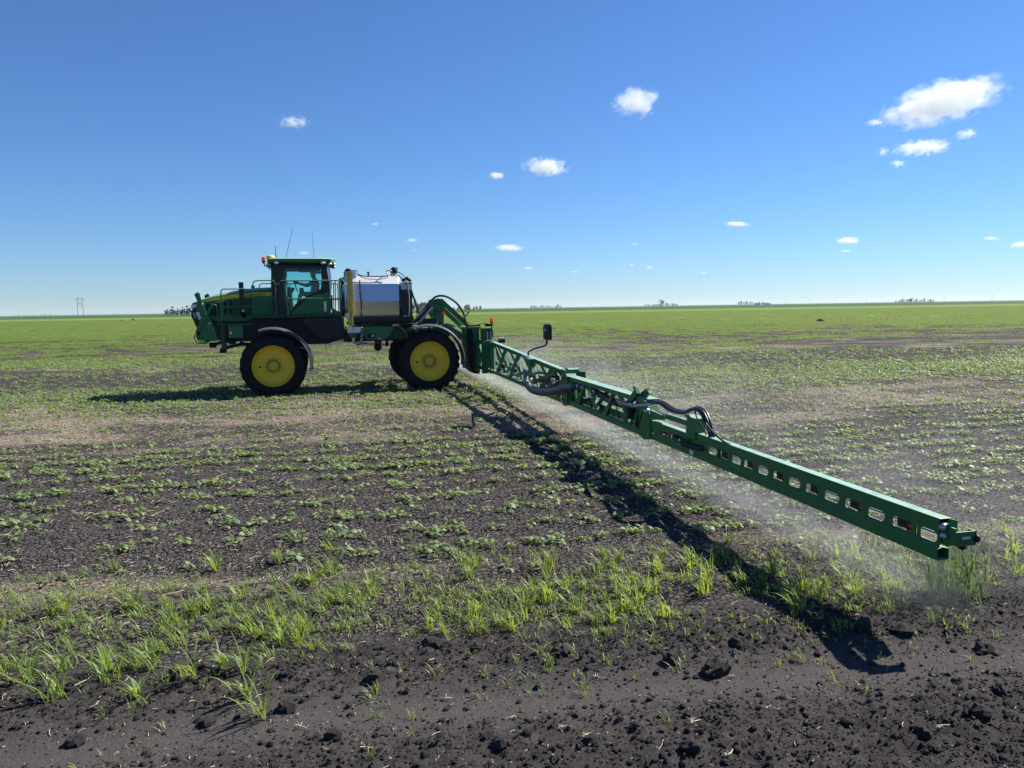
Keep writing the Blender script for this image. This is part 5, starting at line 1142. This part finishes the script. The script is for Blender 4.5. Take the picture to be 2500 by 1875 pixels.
NAMES = ['beside the grass at the far left', 'low in front at the left', 'left of centre in the loose soil', 'at the foot of the grass left of centre', 'in the loose soil at the centre', 'largest beside the boom shadow', 'left of the boom shadow', 'below the boom tip, right of its shadow', 'farther right below the boom tip', 'at the left among the grass roots', 'centre at the grass edge', 'right of centre in loose soil', 'at the right edge in rough soil', 'low in front at the centre', 'low in front right of centre', 'right of the boom shadow tip in front', 'in the rough soil at the lower right', 'lower left on the smooth track', 'lowest left corner', 'right of the shadow tip', 'low centre on the smooth track', 'just below the boom shadow tip']
for (cx_, cy_, s), nm in zip(BIGC, NAMES):
    o = bpy.data.objects.new('soil_clod', CLD[int(RNG.integers(0, 7))]); COL.objects.link(o)
    o.location = (cx_, cy_, float(height(cx_, cy_)) + s * .25); o.rotation_euler = (RNG.uniform(-.4, .4), RNG.uniform(-.4, .4), RNG.uniform(0, 6.28)); o.scale = (s, s * RNG.uniform(.7, 1.1), s)
    tag(o, 'large dark soil clod ' + nm, 'soil clod', 'large clods in the tilled soil')
# grass along the edge: clumps one by one
u_ = RNG.uniform(-4.5, 11, 1500); v_ = RNG.normal(0, .60, 1500) - 17.62 - .10 * (u_ - 2)
x, y = to_xy(u_, v_); c = fbm(x * 2.2, y * 2.2, 91, 3); dl = np.interp(u_, [-3, 1, 2.6, 4.5, 5.6, 9], [.9, .85, .8, .95, .5, .75])
k = (v_ > -18.45 - .05 * (u_ - 2)) & (RNG.random(1500) < sstep(.34, .56, c) * dl * .85) & (abs(x) < .72 * y + 1.6)
x, y, u_ = x[k][:290], y[k][:290], u_[k][:290]
ex_ = [(-3.9, 7.3), (-2.9, 7.25), (-2.35, 7.45), (-1.95, 7.9), (-.55, 7.55), (-1.75, 7.1), (1.75, 7.3), (2.25, 7.9), (4.3, 8.3), (4.75, 7.2), (-2.2, 4.95), (-1.75, 4.75), (-2.75, 5.0), (-1.6, 4.55), (-3.0, 4.75), (-3.3, 4.95), (-3.15, 5.15), (-2.55, 5.2), (-2.05, 5.15), (-2.45, 4.75)]
x = np.concatenate([x, [a for a, b in ex_]]); y = np.concatenate([y, [b for a, b in ex_]])
for i in range(len(x)):
    o = bpy.data.objects.new('grass_clump', GRS[int(RNG.integers(0, 8))]); COL.objects.link(o)
    s = float(RNG.uniform(.5, 1.02) if RNG.random() < .75 else RNG.uniform(.32, .5)); s = s if i < len(x) - len(ex_) else max(s, 1.05); o.location = (x[i], y[i], float(height(x[i], y[i]))); o.rotation_euler = (0, 0, RNG.normal(0, .5)); o.scale = (s, s, s * float(RNG.uniform(.85, 1.15)))
    lab, g = place_words('bright green grass clump in the edge strip', x[i], y[i], ('front side', 'middle', 'back side'), (5.6, 6.5)); tag(o, lab, 'grass clump', g)
tg = grass(rnd, 170, .25, .85, .24, .010, 1.5).mesh('tall_grass_clump', GRASSD)
o = bpy.data.objects.new('tall_grass_clump', tg); COL.objects.link(o); o.location = (3.72, 6.28, 0); tag(o, 'tall dark grass clump standing behind the boom tip', 'grass clump')
u_ = RNG.uniform(-4, 10, 5200); v_ = RNG.normal(0, .75, 5200) - 17.4 - .12 * (u_ - 2); x, y = to_xy(u_, v_); k = (RNG.random(5200) < sstep(.36, .6, fbm(x * 1.3, y * 1.3, 95, 3)) * .8); x, y = x[k], y[k]; n = len(x)
scatter('short_grass', lib('tuft_lib', GRS2), np.stack([x, y, height(x, y)], 1), RNG.normal(0, .7, n), RNG.uniform(.6, 1.3, n), 5, GRASSM, 'short thin grass shoots filling the field edge strip')
# broken roots and pale chips lying on the tilled soil
def rootbit(rng):
    mb = MB(); L = rng.uniform(.06, .11); mb.tube(bez([(-L / 2, 0, .004), (-L * .1, rng.uniform(-.02, .02), .012), (L / 2, rng.uniform(-.02, .02), .006)], 4), .0028, 5)
    for k in range(4): a = rng.uniform(0, 6.28); mb.tube([(-L * .15 + rng.uniform(-.015, .015), 0, .01), (-L * .15 + .03 * math.cos(a), .03 * math.sin(a), .012 + rng.uniform(-.004, .015))], .0018, 4)
    return mb
ROOTC = paint('dry_root', (.55, .47, .34), .8)
rl = [((-.45, 4.72), 'left of centre below the grass'), ((.28, 4.28), 'centre of the smooth track'), ((.42, 4.20), 'just below the one at the centre'), ((1.05, 4.35), 'right of centre on the smooth track'), ((1.55, 4.48), 'left of the boom shadow tip'), ((1.72, 4.62), 'nearest the left edge of the boom shadow'), ((1.15, 3.98), 'low right of centre in rough soil'), ((.55, 4.95), 'centre below the grass edge'), ((1.45, 4.95), 'beside the large clod by the boom shadow'), ((-1.3, 4.42), 'lower left beside a clod'), ((2.45, 4.2), 'lower right in rough soil'), ((-.85, 4.1), 'low left of centre')]
for (p, nm) in rl:
    o = rootbit(rnd).build('dry_root', ROOTC); o.location = (p[0], p[1], float(height(*p)) + .004); o.rotation_euler = (0, 0, rnd.uniform(-.6, .9)); tag(o, 'pale dry root bit lying on dark soil, ' + nm, 'root', 'dry root bits on the tilled soil')

# ------------------------------------------------------------------ far things
def far_pt(px, d): # px: direction across the picture, 0 = view axis, as tangent
    return px * d, d
def pylon(name, t, d, h, label, group=None, detail=True):
    root = bpy.data.objects.new(name, None); COL.objects.link(root); root.location = (t * d, d, 0); root.rotation_euler = (0, 0, R(20))
    w = h * .23
    for s in (-1, 1): MB().tube([(s * w * .56, 0, 0), (s * w * .46, 0, h)], [h * .014, h * .010], 6).build('pole', WOOD, root)
    MB().beam((-w * .95, 0, h * .90), (-w * .45, 0, h * .955), h * .012, h * .016).build('cross_arm', WOOD, root); MB().beam((-w * .45, 0, h * .955), (w * .45, 0, h * .955), h * .012, h * .016).build('cross_arm', WOOD, root); MB().beam((w * .45, 0, h * .955), (w * .95, 0, h * .90), h * .012, h * .016).build('cross_arm', WOOD, root)
    if detail:
        MB().beam((-w * .5, 0, h * .55), (w * .47, 0, h * .84), h * .010, h * .012).build('brace', WOOD, root); MB().beam((w * .5, 0, h * .55), (-w * .47, 0, h * .84), h * .010, h * .012).build('brace', WOOD, root)
        for q in (-.95, 0, .95): MB().tube([(q * w, 0, h * (.90 if q else .955)), (q * w, 0, h * (.82 if q else .875))], h * .006, 5).build('insulator', STEELD, root)
    tag(root, label, 'pylon', group)
F_ = 1878.0
pylon('power_pylon', (205 - 1250) / F_, 820, 20.6, 'tall wooden H-frame power pylon on the horizon at the far left')
line_px = [(54, 4400), (120, 4200), (169, 4800), (254, 4500), (286, 3900), (341, 4600), (403, 4300), (1242, 3700), (1345, 4100), (1446, 4000), (1538, 3500), (1632, 4300), (1727, 3900), (1863, 4000), (1917, 3700), (1976, 3500), (2040, 3300), (2114, 3000), (2203, 2750), (2303, 2500), (2420, 2250)]
for i, (px, d) in enumerate(line_px):
    side = 'far left of the sprayer' if px < 500 else ('right of the boom mast' if px < 1800 else 'at the right')
    ordn = ['leftmost', 'second', 'third', 'fourth', 'fifth', 'sixth', 'seventh', 'eighth', 'ninth'][[p for p, _ in line_px if (p < 500) == (px < 500) and (p < 1800) == (px < 1800)].index(px)]
    pylon('power_pylon', (px - 1250) / F_, d, 19.0, '%s of the faint tiny pylons on the horizon %s' % (ordn, side), 'row of distant pylons', False)
def crown(rng, h, w, n, trunk_h=.2, leaf_s=.5, poplar=False):
    mb = MB(); blobs = []
    for k in range(9): blobs.append((rng.gauss(0, w * .22), rng.gauss(0, w * .22), h * (trunk_h + .12 + (.86 - trunk_h) * rng.random() * (1 if poplar else .9)), w * rng.uniform(.18, .34)))
    for k in range(n):
        bx_, by_, bz_, br_ = rng.choice(blobs); d = Vector((rng.gauss(0, 1), rng.gauss(0, 1), rng.gauss(0, 1))).normalized() * br_ * (rng.random() ** .4)
        c = Vector((bx_, by_, bz_)) + Vector((d.x, d.y, d.z * 1.25)); a = Vector((rng.gauss(0, 1), rng.gauss(0, 1), rng.gauss(0, .6))).normalized(); b = a.cross(Vector((rng.gauss(0, 1), rng.gauss(0, 1), rng.gauss(0, 1)))).normalized(); s = leaf_s * rng.uniform(.6, 1.3)
        mb.add([c - a * s, c - b * s * .6, c + a * s, c + b * s * .6], [(0, 1, 2, 3)])
    return mb
TREES = []
for k in range(6):
    pop = k < 2; h = 9.0; w = 3.4 if pop else rnd.uniform(5.5, 8)
    cm = crown(rnd, h, w, 520, -.04 if pop else .0, .5, pop).mesh('crown', TREEL)
    tm = MB().tube([(0, 0, 0), (.1, 0, h * .35), (0, .1, h * .8)], [.22, .16, .05], 6)
    for q in range(4): a = q * 1.6; tm.tube([(.05, 0, h * (.25 + .1 * q)), (w * .28 * math.cos(a), w * .28 * math.sin(a), h * (.45 + .1 * q))], [.08, .03], 5)
    TREES.append((cm, tm.mesh('trunk', WOOD)))
def tree(t, d, k, s, label, group, z=1.0):
    root = bpy.data.objects.new('tree', None); COL.objects.link(root); root.location = (t * d, d, 0); root.rotation_euler = (0, 0, rnd.uniform(0, 6.28)); root.scale = (s, s, s * z)
    for nm, me in zip(('crown', 'trunk'), TREES[k]): c = bpy.data.objects.new(nm, me); COL.objects.link(c); c.parent = root
    tag(root, label, 'tree', group)
def belt(px0, px1, d, n, ks, s0, s1, where, group):
    for i in range(n):
        px = px0 + (px1 - px0) * (i + .5 + rnd.uniform(-.3, .3)) / n
        tree((px - 1250) / F_, d * rnd.uniform(.99, 1.02), rnd.choice(ks), rnd.uniform(s0, s1), where, group, rnd.uniform(.85, 1.2))
for i, (px, s) in enumerate(((412, .72), (417, .66), (423, .5), (428, .95), (434, .7), (440, .74), (447, .72), (452, .88), (458, .8), (464, 1.0), (470, .9))):
    tree((px - 1250) / F_, 830, i % 2, s * 1.12, ['leftmost', 'second', 'third', 'fourth', 'fifth', 'sixth', 'seventh', 'eighth', 'ninth', 'tenth', 'eleventh'][i] + ' from the left in the small tree row just left of the sprayer nose', 'tree row left of the sprayer', 1.0)
belt(1005, 1066, 900, 9, (2, 3, 4, 5), .9, 1.25, 'leafy tree in the belt seen between spray tank and boom lift', 'trees between tank and boom lift')
belt(1085, 1180, 1100, 12, (2, 3, 4, 5), .5, .8, 'low tree in the dark belt just right of the boom lift', 'trees right of the boom lift')
tree((1146 - 1250) / F_, 1080, 4, 1.05, 'rounded paler tree rising from the belt right of the boom lift', 'trees right of the boom lift')
belt(1296, 1374, 2600, 12, (2, 3, 4, 5), .8, 1.3, 'distant tree in the belt above the boom mirror', 'tree belt above the mirror')
belt(1575, 1655, 2300, 13, (2, 3, 4, 5), .7, 1.2, 'distant tree in the belt on the horizon right of centre', 'tree belt right of centre')
tree((1617 - 1250) / F_, 2280, 3, 2.0, 'single taller tree standing out of the belt right of centre', 'tree belt right of centre', 1.1)
belt(1802, 1878, 2500, 14, (0, 1, 2, 3), .8, 1.4, 'distant tree around the white farm buildings on the horizon', 'farmyard trees')
belt(2184, 2278, 1900, 15, (0, 1, 2, 3, 4), .7, 1.3, 'distant tree in the rightmost belt on the horizon', 'rightmost tree belt')
belt(42, 135, 2600, 9, (2, 3, 4), .4, .7, 'tiny distant tree on the horizon left of the H-frame pylon', 'tiny trees at the far left')
for px, d, w, h, nm in ((1849, 2450, 16, 5.5, 'small white farm shed left of the other on the horizon'), (1871, 2450, 26, 5.0, 'wide white farm shed on the horizon amid trees')):
    b_ = bpy.data.objects.new('farm_building', None); COL.objects.link(b_); b_.location = ((px - 1250) / F_ * d, d, 0)
    MB().box(-w / 2, w / 2, -5, 5, 0, h * .7).build('wall', BUILD, b_); MB().prism([(-w / 2 - .4, h * .7), (w / 2 + .4, h * .7), (w / 2 + .4, h * .75), (w / 2, h), (-w / 2, h), (-w / 2 - .4, h * .75)], -5.4, 5.4).build('roof', BROOF, b_)
    MB().box(-1.5, 1.5, -5.1, -5.003, 0, 3).build('door', BROOF, b_); tag(b_, nm, 'farm building', 'white farm buildings on the horizon')
# dark stones out in the crop
for t, d, s, nm in (((2003 - 1250) / F_, 104, .42, 'dark stone heap standing alone in the crop at the right'), ((331 - 1250) / F_, 300, .6, 'small dark stone in the crop right below the H-frame pylon'), ((305 - 1250) / F_, 290, .45, 'smaller dark stone in the crop left of another, below the pylon')):
    rk = bpy.data.objects.new('field_stone', None); COL.objects.link(rk); rk.location = (t * d, d, 0)
    for q in range(4):
        c = bpy.data.objects.new('stone', bpy.data.meshes.new_from_object(bpy.data.objects.new('x', CLD[q]))); c.data.materials.clear(); c.data.materials.append(STONE); COL.objects.link(c); c.parent = rk
        c.location = ((q - 1.5) * s * .42, rnd.uniform(-.2, .2) * s, s * (.28 + .25 * (q in (1, 2)))); c.scale = (s * .5, s * .5, s * (.45 + .15 * (q in (1, 2))))
    tag(rk, nm, 'stone')

# ------------------------------------------------------------------ clouds
def cloud_mat(name, dens, nsc, thr):
    m, t = new_mat(name); L = t.links.new
    out = node(t, 'ShaderNodeOutputMaterial'); pv = node(t, 'ShaderNodeVolumePrincipled'); pv.inputs['Color'].default_value = (.90, .905, .915, 1); pv.inputs['Anisotropy'].default_value = .25
    tc = node(t, 'ShaderNodeTexCoord'); oi = node(t, 'ShaderNodeObjectInfo')
    ln = node(t, 'ShaderNodeVectorMath', operation='LENGTH'); L(tc.outputs['Object'], ln.inputs[0])
    off = node(t, 'ShaderNodeMath', operation='MULTIPLY'); off.inputs[1].default_value = 57.0; L(oi.outputs['Random'], off.inputs[0])
    sh = node(t, 'ShaderNodeVectorMath', operation='ADD'); L(tc.outputs['Object'], sh.inputs[0]); L(off.outputs[0], sh.inputs[1])
    asp = node(t, 'ShaderNodeVectorMath', operation='MULTIPLY'); asp.name = 'aspect'; L(sh.outputs[0], asp.inputs[0]); asp.inputs[1].default_value = (1, 1, 1)
    n1 = node(t, 'ShaderNodeTexNoise', Scale=nsc, Detail=7.0, Roughness=.62, Distortion=.35); L(asp.outputs[0], n1.inputs['Vector'])
    a = node(t, 'ShaderNodeMath', operation='SUBTRACT'); L(n1.outputs['Fac'], a.inputs[0]); a.inputs[1].default_value = thr
    f = node(t, 'ShaderNodeMath', operation='MULTIPLY'); L(ln.outputs['Value'], f.inputs[0]); f.inputs[1].default_value = .42
    g = node(t, 'ShaderNodeMath', operation='SUBTRACT'); L(a.outputs[0], g.inputs[0]); L(f.outputs[0], g.inputs[1])
    mr = node(t, 'ShaderNodeMapRange', interpolation_type='SMOOTHSTEP'); mr.inputs['From Min'].default_value = 0.0; mr.inputs['From Max'].default_value = .18; mr.inputs['To Max'].default_value = dens
    L(g.outputs[0], mr.inputs['Value']); L(mr.outputs[0], pv.inputs['Density']); L(pv.outputs[0], out.inputs['Volume'])
    return m
CL = {'puff': cloud_mat('cloud_puff', .006, 2.0, .19), 'thin': cloud_mat('cloud_thin', .0035, 2.4, .26)}
fwd, rgt, upv = np.array(fw), np.array(cr), np.array(cu)
def sky_dir(px, py):
    d = fwd + rgt * (px - 1250) / F_ - upv * (py - 937.5) / F_; return d / np.linalg.norm(d)
def cloud(px, py, w, h, kind, label, alt=1300.0, tilt=0.0):
    big = w > 190; d = sky_dir(px, py); dist = alt / d[2]; p = np.array([0, 0, CAM_H]) + d * dist
    rx = w / 2 / F_ * dist * 1.25; rz = h / 2 / F_ * dist * 1.3; ry = min(rx, rz * 2.0)
    o = MB().ball((0, 0, 0), 1.0, 20, 12).build('cloud', CL[kind]); o.location = p; o.scale = (rx, ry, rz); o.rotation_euler = (0, -R(tilt), -math.atan2(p[0], p[1]))
    # same optical thickness whatever the size
    mm = CL[kind].copy(); o.data.materials[0] = mm
    for n_ in mm.node_tree.nodes:
        if n_.name == 'aspect': n_.inputs[1].default_value = (.75 * rx / rz, ry / rz, 1.0)
        if n_.bl_idname == 'ShaderNodeMath' and big and abs(n_.inputs[1].default_value - .19) < 1e-4: n_.inputs[1].default_value = .14
        if n_.bl_idname == 'ShaderNodeMapRange': n_.inputs['To Max'].default_value *= 170.0 / max(rz, 1)
    tag(o, label, 'cloud')
K = 1.1302
for px, py, w, h, kind, nm in ((2032, 222, 180, 62, 'puff', 'largest white cloud, high at the upper right'), (1374, 220, 92, 52, 'puff', 'ragged white cloud high right of the picture centre'), (1178, 361, 92, 36, 'puff', 'white cloud above the middle of the sky, below the ragged one'), (1073, 379, 34, 14, 'puff', 'small white cloud left of the middle one'),
                               (635, 264, 76, 30, 'thin', 'wispy white cloud high at the left'), (1992, 319, 92, 28, 'puff', 'flat white cloud under the largest one'), (2088, 290, 48, 22, 'thin', 'small ragged cloud right under the largest one'), (1907, 328, 28, 20, 'thin', 'small faint cloud left under the largest one'), (1940, 353, 36, 16, 'thin', 'small cloudlet lowest in the group under the largest one'), (1890, 264, 40, 16, 'thin', 'faint wisp at the left tip of the largest cloud'),
                               (1100, 536, 62, 16, 'puff', 'flat white cloud right above the boom lift'), (1592, 484, 50, 11, 'puff', 'thin flat cloud right of centre halfway up'), (1832, 520, 44, 16, 'puff', 'small heaped white cloud low at the right'), (1827, 542, 30, 7, 'thin', 'thin cloudlet right below the small heaped one'), (890, 519, 34, 11, 'thin', 'small cloud above the spray tank'), (810, 484, 20, 6, 'thin', 'tiny cloud high above the cab'), (657, 547, 32, 9, 'thin', 'small cloud between the cab antennas'),
                               (1142, 579, 30, 9, 'thin', 'small low cloud above and right of the boom lift'), (1403, 577, 20, 9, 'thin', 'tiny low cloud left of centre right'), (1364, 572, 14, 6, 'thin', 'tiny faint cloud left of another low one'), (1240, 587, 22, 5, 'thin', 'thin low streak of cloud right of the boom lift'), (1521, 589, 18, 7, 'thin', 'tiny low cloud below the thin flat one'), (2140, 515, 34, 9, 'thin', 'faint cloud low near the right edge'), (2202, 529, 26, 11, 'puff', 'small cloud touching the right edge'), (1371, 527, 24, 4, 'thin', 'thin faint streak right of the flat cloud'), (895, 541, 8, 4, 'thin', 'tiny cloud fleck above the rear of the tank')):
    cloud(px * K, py * K, w * K, h * K, kind, nm, tilt=9.0 if w > 150 else random.uniform(-6, 8))

# ------------------------------------------------------------------ spray drifting from the nozzles
def mist():
    root_ = Vector((OX, OY, 0)) + Vector((CP * B0u - SP * B0v, SP * B0u + CP * B0v, 0)); yaw = R(11.8)
    m, t = new_mat('spray_mist'); L = t.links.new
    out = node(t, 'ShaderNodeOutputMaterial'); pv = node(t, 'ShaderNodeVolumePrincipled'); pv.inputs['Color'].default_value = (.97, .98, 1, 1); pv.inputs['Anisotropy'].default_value = .35
    tc = node(t, 'ShaderNodeTexCoord'); sx = node(t, 'ShaderNodeSeparateXYZ'); L(tc.outputs['Object'], sx.inputs[0])
    def mth(op, a, b=None, c=None):
        n = node(t, 'ShaderNodeMath', operation=op)
        for i, q in enumerate((a, b, c)):
            if q is None: continue
            if isinstance(q, (int, float)): n.inputs[i].default_value = q
            else: L(q, n.inputs[i])
        return n.outputs[0]
    def smr(x, a, b, lo=0., hi=1.):
        n = node(t, 'ShaderNodeMapRange', interpolation_type='SMOOTHSTEP'); n.inputs['From Min'].default_value = a; n.inputs['From Max'].default_value = b; n.inputs['To Min'].default_value = lo; n.inputs['To Max'].default_value = hi; L(x, n.inputs['Value']); return n.outputs[0]
    off, s_, z = sx.outputs[0], sx.outputs[1], sx.outputs[2]      # local x = behind the boom, y = root minus tip, z = up
    n1 = node(t, 'ShaderNodeTexNoise', Scale=.9, Detail=4.0, Roughness=.6); L(tc.outputs['Object'], n1.inputs['Vector'])
    fan = node(t, 'ShaderNodeTexWave', Scale=.5236, Distortion=.4, bands_direction='Y'); L(tc.outputs['Object'], fan.inputs['Vector'])
    # curtain under the nozzles widening downwards
    half = smr(z, 0.0, .62, .42, .04)
    cur = smr(mth('DIVIDE', mth('ABSOLUTE', mth('SUBTRACT', off, mth('ADD', .12, mth('MULTIPLY', mth('SUBTRACT', .62, z), .28)))), half), .35, 1.0, 1.0, 0.0)
    cur = mth('MULTIPLY', cur, smr(z, .60, .68, 1.0, 0.0)); cur = mth('MULTIPLY', cur, mth('ADD', smr(z, .05, .5, .8, .1), mth('MULTIPLY', fan.outputs['Fac'], smr(z, .05, .5, .4, 2.2))))
    # drift behind
    dr = mth('MULTIPLY', smr(off, .0, 7.0, 1.0, 0.0), smr(off, -.3, .5)); dr = mth('MULTIPLY', dr, smr(mth('SUBTRACT', z, mth('MULTIPLY', off, .16)), .1, .8, 1.0, 0.0))
    dr = mth('MULTIPLY', dr, smr(n1.outputs['Fac'], .38, .68))
    ends_ = mth('MULTIPLY', smr(s_, -18.5, -18.0), smr(s_, 14.0, 22.0, 1.0, 0.0))
    d = mth('MULTIPLY', mth('ADD', mth('MULTIPLY', cur, .18), mth('MULTIPLY', dr, .075)), ends_)
    L(d, pv.inputs['Density']); L(pv.outputs[0], out.inputs['Volume'])
    mb = MB().prism([(-.45, .03), (9.2, .03), (9.2, 2.3), (.45, .95), (.13, .66), (-.02, .64)], -18.6, 22.0)
    o = mb.build('spray_mist', m); o.location = root_; o.rotation_euler = (0, 0, yaw)
    tag(o, 'fine white spray mist hanging under and behind the boom', 'spray mist', kind='stuff')
mist()

# ------------------------------------------------------------------ the air over the plain
def haze():
    m, t = new_mat('summer_haze'); out = node(t, 'ShaderNodeOutputMaterial'); pv = node(t, 'ShaderNodeVolumePrincipled'); pv.inputs['Color'].default_value = (.86, .93, 1.0, 1); pv.inputs['Density'].default_value = 0.5e-4; pv.inputs['Anisotropy'].default_value = .2
    t.links.new(pv.outputs[0], out.inputs['Volume'])
    o = MB().box(-9000, 9000, -400, 9500, -1.0, 46.0).build('haze', m); tag(o, 'pale summer haze over the plain', 'haze', kind='stuff')
haze()
